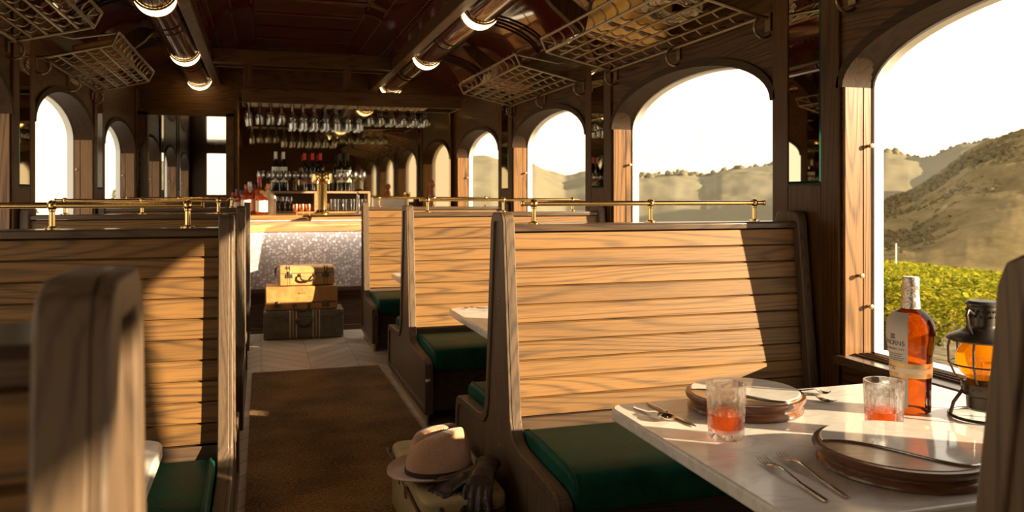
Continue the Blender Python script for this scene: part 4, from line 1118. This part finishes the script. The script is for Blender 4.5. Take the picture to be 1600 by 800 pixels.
# beer tower
tp = empty('brass_beer_tower', (xat(503, 7.72), 7.72, BZ + .0005))
MB().lathe([(.0001,0),(.075,0),(.075,.01),(.055,.02),(.050,.035),(.046,.04),(.046,.27),(.05,.28)], (0,0,0), 32).build('column', M['brass'], tp)
MB().lathe([(.050,.282),(.090,.290),(.094,.30),(.094,.375),(.090,.385),(.05,.40),(.0001,.405)], (0,0,0), 32).build('head', M['brass'], tp)
for x in (-.05, .05): 
    tq = MB().tube([(x,-.09,.335),(x,-.125,.335),(x,-.135,.315),(x,-.135,.28)], .009, 8).build('spout', M['brass'], tp)
tag(tp, 'thick polished brass beer tower on the middle of the bar', 'beer tower')
tt = empty('chrome_tap', (xat(559, 7.74), 7.74, BZ + .0005))
MB().lathe([(.03,0),(.03,.008),(.012,.015),(.010,.20),(.012,.205),(.0001,.21)], (0,0,0), 16).build('column', M['chrome'], tt)
MB().tube([(-.035,0,.215),(0,0,.222),(.04,0,.228)], [.007,.010,.007], 8).build('handle', M['black_metal'], tt)
MB().tube([(0,-.008,.185),(0,-.05,.19),(0,-.065,.17),(0,-.065,.14)], .007, 8).build('spout', M['chrome'], tt)
tag(tt, 'slim chrome water tap with a black handle right of the beer tower', 'tap')

# spirits at the left end of the bar
def spirit(px, Y, H, R, glass, cap, lab, label, square=False, lh=(.12,.5), tr=.35):
    r = empty('spirit_bottle', (xat(px, Y), Y, BZ + .0005))
    gm_ = drinkmat('spirit', glass, glass, .5)
    prof = [(.0001,.002),(R*.93,.0),(R,.008),(R,H*.60),(R*.92,H*.67),(R*.45,H*.74),(.014,H*.78),(.013,H*.88)]
    MB().lathe(prof, (0,0,0), 24 if not square else 4).build('bottle_glass', gm_, r)
    MB().lathe([(.0155,H*.86),(.0165,H*.87),(.0165,H*.985),(.014,H),(.0001,H)], (0,0,0), 16).build('stopper', plain('stopper', cap, .4), r)
    if lab:
        if square: MB().box(-R*.62, R*.62, -R*.72, -R*.715, H*lh[0], H*lh[1]).build('paper_label', plain('paper', lab, .7), r)
        else: MB().lathe([(R+.0006, H*lh[0]), (R+.0006, H*lh[1])], (0,0,0), 24, a0=-pi*.92, a1=-pi*.08).build('paper_label', plain('paper', lab, .7), r, recalc=False)
    if square: r.rotation_euler.z = pi/4
    tag(r, label, 'bottle', 'spirit bottles at the left end of the bar'); return r
W_ = (.82,.80,.74)
spirit(365, 7.78, .20, .032, (.5,.08,.05), (.5,.05,.08), (.6,.5,.45), 'small red spirit bottle at the far left of the bar')
spirit(371, 7.66, .23, .030, (.6,.25,.06), (.2,.03,.08), (.75,.7,.65), 'narrow spirit bottle second from the left end of the bar')
spirit(378, 7.80, .22, .034, (.7,.2,.04), (.05,.04,.04), W_, 'dark amber spirit bottle behind the pale labelled one')
spirit(385, 7.62, .27, .048, (.75,.25,.05), (.55,.12,.05), (.80,.76,.62), 'squat amber bottle with a wide cream label, left group')
spirit(396, 7.82, .28, .040, (.75,.22,.04), (.08,.04,.03), (.65,.6,.5), 'amber bottle at the back of the left group')
spirit(405, 7.78, .34, .036, (.80,.35,.10), (.75,.04,.10), (.7,.35,.15), 'bottle with a tall pink red stopper in the left group')
spirit(409, 7.58, .22, .052, (.85,.36,.06), (.8,.45,.1), W_, 'amber bottle with a large bright white label nearest the counter edge', lh=(.12,.58))
spirit(419, 7.72, .28, .058, (.85,.74,.62), (.85,.35,.05), None, 'broad clear bottle with an orange stopper at the right of the group')
spirit(390, 7.95, .30, .026, (.8,.8,.78), (.8,.8,.8), None, 'slim clear bottle standing behind the left group')
spirit(428, 7.74, .17, .018, (.85,.84,.82), (.8,.8,.8), None, 'tiny clear bottle at the right end of the left group')

# right end of the bar
nbx = empty('menu_box', (xat(606, 7.70), 7.70, BZ + .0005))
MB().box(-.155, .155, -.06, .06, .0205, .150).build('stack_of_paper', plain('bright_paper', (.85,.82,.76), .6), nbx, bevel=.002)
MB().box(-.16, .16, -.065, .065, .0, .02).build('tray', M['white_trim'], nbx, bevel=.002)
tag(nbx, 'white block of stacked papers on the bar behind the farthest right bench', 'papers')
cs = MB().lathe([(.035,0),(.035,.006),(.016,.012),(.014,.12),(.026,.128),(.030,.135),(.030,.16),(.026,.162),(.0001,.15)], (0,0,0), 20).build('brass_candlestick', M['brass'], None)
cs.scale = (1.1, 1.1, 1.25); cs.location = (xat(636, 7.72), 7.72, BZ + .0005); tag(cs, 'short brass candlestick right of the white papers on the bar', 'candlestick')
pm = MB().lathe([(.0001,0),(.036,0),(.038,.02),(.028,.06),(.024,.10),(.034,.16),(.024,.22),(.016,.235),(.018,.245),(.030,.262),(.034,.285),(.028,.305),(.012,.318),(.0001,.322)], (0,0,0), 24).build('wooden_pepper_mill', plain('red_turned_wood', (.42,.13,.045), .25, 0, Coat_Weight=.4), None)
pm.location = (xat(675, 7.75), 7.75, BZ + .0005); tag(pm, 'reddish turned wooden pepper mill on the right of the bar', 'pepper mill')

# ------------------------------------------------------------------ hanging glass rack
GY = 7.60; gx0, gx1 = -.165, 1.85
gr = empty('hanging_glass_rack', ((gx0+gx1)/2, GY + .22, 2.055)); hw = (gx1-gx0)/2
m = MB(); m.box(-hw, hw, -.22, -.19, .0, .135); m.box(-hw, hw, .19, .22, .0, .135); m.box(-hw, -hw+.03, -.19, .19, 0, .135); m.box(hw-.03, hw, -.19, .19, 0, .135)
m.box(-hw-.006, hw+.006, -.228, -.22, .085, .125); m.build('fascia', M['wallx'], gr, bevel=.004)
MB().box(-hw+.03, hw-.03, -.19, .19, .11, .13).build('top_board', M['wallx'], gr)
ncol = 17; xs = [xat(388.5 + 17.35*k, GY + .04) for k in range(ncol)]; cx = (gx0+gx1)/2
m = MB()
for a, b in zip(xs, xs[1:]):
    c = (a+b)/2 - cx; m.box(c-.004, c+.004, -.19, .19, .012, .03); m.box(c-.028, c+.028, -.19, .19, .006, .012)
m.build('glass_rail', plain('pale_rail', (.42,.33,.22), .5), gr)
for x in (xat(387, GY), xat(543, GY)): MB().box(x-cx-.035, x-cx+.035, -.20, -.13, .136, .345).build('hanger_post', M['wallv'], gr, bevel=.004)
pass
tag(gr, 'long overhead oak rack holding upside down stemware above the bar', 'glass rack')
trim(MB().box(BL1 + .0, BR0, GY, GY + .10, 2.40, 2.53), M['wallx'], bevel=.005)
trim(MB().box(BL1 + .0, BR0, GY + .36, GY + .42, 2.42, 2.50), M['wallx'], bevel=.005)
round_ = wineglass(.185, .045, .095); tall = wineglass(.245, .042, .15); mid = wineglass(.19, .043, .10); slim = wineglass(.205, .035, .125); KEEP += [round_, tall, mid, slim]
for k in range(ncol):
    for j in range(3):
        y = GY + .05 + .13*j; x = xs[k] + 0
        if k == 0: pr, lb = slim, 'slim glass hanging upside down at the left end of the overhead rack'
        elif k < 4: pr, lb = mid, 'rounded wine glass hanging upside down near the left end of the overhead rack'
        elif k < 11: pr, lb = tall, 'tall wine glass hanging upside down in the middle of the overhead rack'
        else: pr, lb = round_, 'round bowled wine glass hanging upside down in the right part of the overhead rack'
        put(pr, (x, y, 2.055 + .0155), lb, 'wine glass', 'glasses hanging in the overhead rack', rot=(pi, 0, k*.3))

# ------------------------------------------------------------------ outside: ground, vineyard, hills
def dirt(name, c1, c2, sc):
    t = NT(name); n = t.noise(t.obj(), sc, 6, .65); t.p(Base_Color=t.ramp(n, (.3, c1), (.7, c2)), Roughness=.95); return t.m
def zg(x): return -1.25 - max(0, x - 9)*.108
soil = dirt('dry_ground', (.20,.15,.08), (.36,.29,.17), .8)
def strip(name, xs, y0, y1, zf, mat, label):
    m = MB(); vs = []
    for x in xs: vs += [(x, y0, zf(x)), (x, y1, zf(x))]
    m.add(vs, [(2*i, 2*i+2, 2*i+3, 2*i+1) for i in range(len(xs)-1)]); o = m.build(name, mat, None, recalc=False); o['kind'] = 'structure'; return o
strip('ground_right', [XRO + .02, 9, 95], -40, 260, zg, soil, '')
strip('ground_left', [-160, XLO - .02], -60, 220, lambda x: -1.12, dirt('pale_gravel', (.72,.68,.58), (.85,.80,.70), .3), '')
t = NT('vine_leaf'); oi = t.n('NewGeometry'); r_ = t.n('TexWhiteNoise', noise_dimensions='3D')
fl = t.n('VectorMath', operation='SNAP'); t.set(fl.inputs[0], t.obj()); fl.inputs[1].default_value = (.11,.11,.09); t.set(r_.inputs['Vector'], fl.outputs[0])
lc = t.ramp(r_.outputs['Value'], (0,(.09,.12,.010)), (.5,(.26,.26,.02)), (.85,(.44,.38,.03)), (1,(.52,.38,.05)))
df = t.n('BsdfDiffuse'); t.set(df.inputs[0], lc); tl = t.n('BsdfTranslucent'); t.set(tl.inputs[0], lc); mx = t.n('MixShader'); mx.inputs[0].default_value = .5
t.set(mx.inputs[1], df); t.set(mx.inputs[2], tl); t.t.links.new(mx.outputs[0], t.out.inputs['Surface']); leafm = t.m
bark = plain('vine_bark', (.05,.035,.025), .9)
def leaves(m, c, s, rnd):
    a = rnd.random()*2*pi; b = rnd.uniform(-.9,.9); R = Matrix.Rotation(a,3,'Z') @ Matrix.Rotation(b,3,'X')
    p = [Vector(q)*s for q in ((0,-.5,0),(.42,-.2,.06),(.3,.35,.0),(0,.55,-.08),(-.3,.35,0),(-.42,-.2,.06))]
    i = len(m.v); m.v += [tuple(c + R @ q) for q in p]; m.f.append((i,i+1,i+2,i+3)); m.f.append((i,i+3,i+4,i+5))
rnd = random.Random(11)
rowx = [8.4 + 1.75*k for k in range(10)]
for k, x in enumerate(rowx):
    m = MB(); zb = zg(x); y0, y1 = x*.55 - 1.5, x*1.35 + 3.0
    n = int((y1-y0) * (520 if k < 2 else 300 if k < 5 else 170)); s0 = .085 if k < 2 else .11 if k < 5 else .16
    for i in range(n):
        y = rnd.uniform(y0, y1); g = noise.noise(Vector((y*1.1, x, 0)))
        h = .50 + .70*rnd.random()**.75; top = 1.22 + .14*g
        w = .38*(1 - .5*abs(h-.8)) * (1 + .4*g)
        leaves(m, Vector((x + rnd.gauss(0, w*.5), y, zb + min(h + .1*g, top) + rnd.random()*.05)), s0*rnd.uniform(.7,1.3), rnd)
    o = m.build('vine_row', leafm, None, recalc=False)
    o2 = MB()
    for j in range(int((y1-y0)/1.3)):
        y = y0 + 1.3*j + .3; o2.tube([(x, y, zb), (x+.03, y+.03, zb+.4), (x-.02, y, zb+.95)], [.035,.028,.02], 6)
    o2.build('vine_trunk', bark, o)
    tag(o, 'leafy row of grape vines, ' + ('the one closest to the window' if k == 0 else 'the second one out from the window' if k == 1 else 'one of the farther rows in the vineyard'), 'vines', 'vineyard rows')
m = MB()
for i in range(15000):
    x = 26 + 60*rnd.random()**1.3; y = rnd.uniform(x*.35, x*1.5+5); xr = 26 + 1.75*round((x-26)/1.75)
    leaves(m, Vector((xr + rnd.gauss(0,.3), y, zg(xr) + .5 + .75*rnd.random()**.5)), .22 + x*.006, rnd)
tag(m.build('distant_vineyard', leafm, None, recalc=False), 'far part of the vineyard reaching the foot of the hills', 'vineyard', None, 'stuff')
for y in (9.3, 12.6):
    p = MB().tube([(8.4, y, zg(8.4)), (8.4, y, zg(8.4)+1.25)], .03, 8).build('vineyard_post', bark, None); tag(recentre(p), 'dark wooden post in the nearest vine row', 'post', 'vineyard posts')
wp = MB().tube([(30.6*1.0, 34.5, zg(30.6)-.5), (30.6, 34.5, zg(30.6)+2.0)], .04, 8).build('white_pole', M['white_trim'], None)
wp.data.transform(Matrix.Translation(Vector((ray(1400)[0]*46-30.6, ray(1400)[1]*46-34.5, 0)))); tag(recentre(wp), 'thin white pole standing at the end of the vineyard', 'pole')

def interp(tab, x):
    if x <= tab[0][0]: return tab[0][1]
    for (a, b), (c, d) in zip(tab, tab[1:]):
        if x <= c: return b + (d-b)*(x-a)/(c-a)
    return tab[-1][1]
def hill(name, tab, D0, D1, zb, mat, px0, px1, nx, nt, amp, freq, label):
    """a hillside rising from its foot at D0 to a wooded ridge at D1 metres, and falling beyond"""
    m = MB(); vs = []
    for i in range(nx+1):
        px = px0 + (px1-px0)*i/nx; a, b = ray(px); zr = CAMH + (303 - interp(tab, px))/FPX*D1
        for j in range(nt+1):
            t = j/nt*1.25
            D = D0 + (D1-D0)*t
            s = math.sin(min(t,1)*pi/2)**.8 if t <= 1 else 1 - (t-1)*1.2
            z = zb + (zr - zb)*s
            p = Vector((a*D, b*D, z)); f = freq
            z += amp*noise.fractal(Vector((p.x*f, p.y*f, 0)), .9, 2.1, 5)*min(1, t*3)*(1 if t < .9 else .6)
            vs.append((p.x, p.y, z))
    c = nt+1
    m.add(vs, [(i*c+j, (i+1)*c+j, (i+1)*c+j+1, i*c+j+1) for i in range(nx) for j in range(nt)])
    o = m.build(name, mat, None, recalc=False, ang=180); return tag(o, label, 'hill', None, 'structure')
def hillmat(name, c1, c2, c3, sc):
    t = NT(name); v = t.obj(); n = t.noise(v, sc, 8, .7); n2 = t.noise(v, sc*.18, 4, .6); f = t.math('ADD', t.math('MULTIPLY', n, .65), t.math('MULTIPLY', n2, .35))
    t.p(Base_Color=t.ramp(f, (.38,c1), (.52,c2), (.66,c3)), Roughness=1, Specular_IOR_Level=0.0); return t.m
far_t = [(100,262),(560,262),(620,262),(680,238),(720,246),(743,249),(768,251),(790,257),(836,263),(857,272),(883,281),(900,278),(916,274),(960,276),(1003,279),(1054,275),(1088,278),(1105,280),(1126,271),(1156,268),(1207,264),(1300,256),(1382,250),(1400,251),(1450,254),(1470,247),(1500,232),(1540,227),(1600,222),(2000,190)]
near_t = [(1000,420),(1250,395),(1382,316),(1430,300),(1475,272),(1510,245),(1550,227),(1580,217),(1600,212),(1900,150),(2100,120)]
hill('far_hills', far_t, 150, 420, -16, hillmat('hazy_far_hill', (.17,.15,.095), (.19,.165,.105), (.21,.18,.115), .05), 430, 2100, 420, 50, 3.0, .02, 'long hazy ridge of hills on the horizon')  # haze is put into the far hill's pale, low-contrast colour
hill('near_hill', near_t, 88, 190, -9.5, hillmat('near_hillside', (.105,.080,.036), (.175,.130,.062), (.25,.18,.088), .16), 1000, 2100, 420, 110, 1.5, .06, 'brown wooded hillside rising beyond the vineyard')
tm = hillmat('hill_trees', (.095,.075,.034), (.13,.10,.046), (.17,.125,.058), .4)
def blob(m, c, r, rnd):
    vs = []; fs = []; N, K = 7, 5
    for j in range(K+1):
        for i in range(N):
            th = pi*j/K; a = 2*pi*i/N + j*.4; q = r*(1 + rnd.uniform(-.28,.28)); vs.append((c.x + q*sin(th)*cos(a), c.y + q*sin(th)*sin(a), c.z + q*1.1*cos(th)))
    for j in range(K):
        for i in range(N): fs.append((j*N+i, j*N+(i+1)%N, (j+1)*N+(i+1)%N, (j+1)*N+i))
    m.add(vs, fs)
m = MB()
for i in range(5000):
    px = rnd.uniform(1040, 1800); t = rnd.random(); D = 96 + 94*t; a, b = ray(px)
    zr = CAMH + (303 - interp(near_t, px))/FPX*190; z = -8.5 + (zr+8.5)*math.sin(t*pi/2)**.8
    blob(m, Vector((a*D, b*D, z + .2)), rnd.uniform(.3,.75), rnd)
tag(m.build('hillside_trees', tm, None, recalc=False, ang=180), 'scrub and trees covering the near hillside', 'trees', None, 'stuff')
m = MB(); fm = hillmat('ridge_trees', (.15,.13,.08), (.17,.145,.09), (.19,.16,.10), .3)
for i in range(1500):
    px = rnd.uniform(560, 1650); D = 420 + rnd.uniform(-25, 10); a, b = ray(px); zr = CAMH + (303 - interp(far_t, px))/FPX*D
    blob(m, Vector((a*D, b*D, zr + rnd.uniform(-2.5, .8))), rnd.uniform(.8,2.6) if px > 980 else rnd.uniform(.5,1.3), rnd)
for px, hgt, rr in ((1398,5.5,3.2),(1404,4.5,3),(1386,5,3.5),(1412,3,2.2),(1432,3,2),(1456,2.5,2)):
    a, b = ray(px); D = 400; blob(m, Vector((a*D, b*D, CAMH + (303-252)/FPX*D + hgt - 3)), rr, rnd)
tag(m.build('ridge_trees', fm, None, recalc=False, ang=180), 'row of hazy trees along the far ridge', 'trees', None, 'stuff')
# shrubs outside the left windows
shr = NT('shrub_leaf'); shr.p(Base_Color=(.16,.15,.05,1), Roughness=.8)
for (x, y, r_, zt, lb) in ((-5.6, 21.5, .75, 1.45, 'small leafy shrub outside the first left window'), (-4.9, 19.5, .8, 1.0, 'low shrub outside the left windows, beside the taller one'), (-5.2, 34, .55, 1.4, 'rounded shrub outside the second left window')):
    m = MB()
    for i in range(900):
        th = rnd.uniform(0, 2*pi); q = r_*rnd.random()**.5; h = rnd.random()
        leaves(m, Vector((x + q*cos(th)*(1-.6*h), y + q*sin(th)*(1-.6*h), -1.1 + .3 + (zt + .8)*h)), .11, rnd)
    o = m.build('shrub', shr.m, None, recalc=False); m2 = MB()
    for q in range(5): m2.tube([(x, y, -1.15), (x + .12*cos(q*1.3), y + .12*sin(q*1.3), 0), (x + .3*cos(q*1.3), y + .3*sin(q*1.3), zt - .5)], [.04,.03,.01], 6)
    m2.build('stem', bark, o); tag(recentre(o) if False else o, lb, 'shrub', 'shrubs outside the left windows')
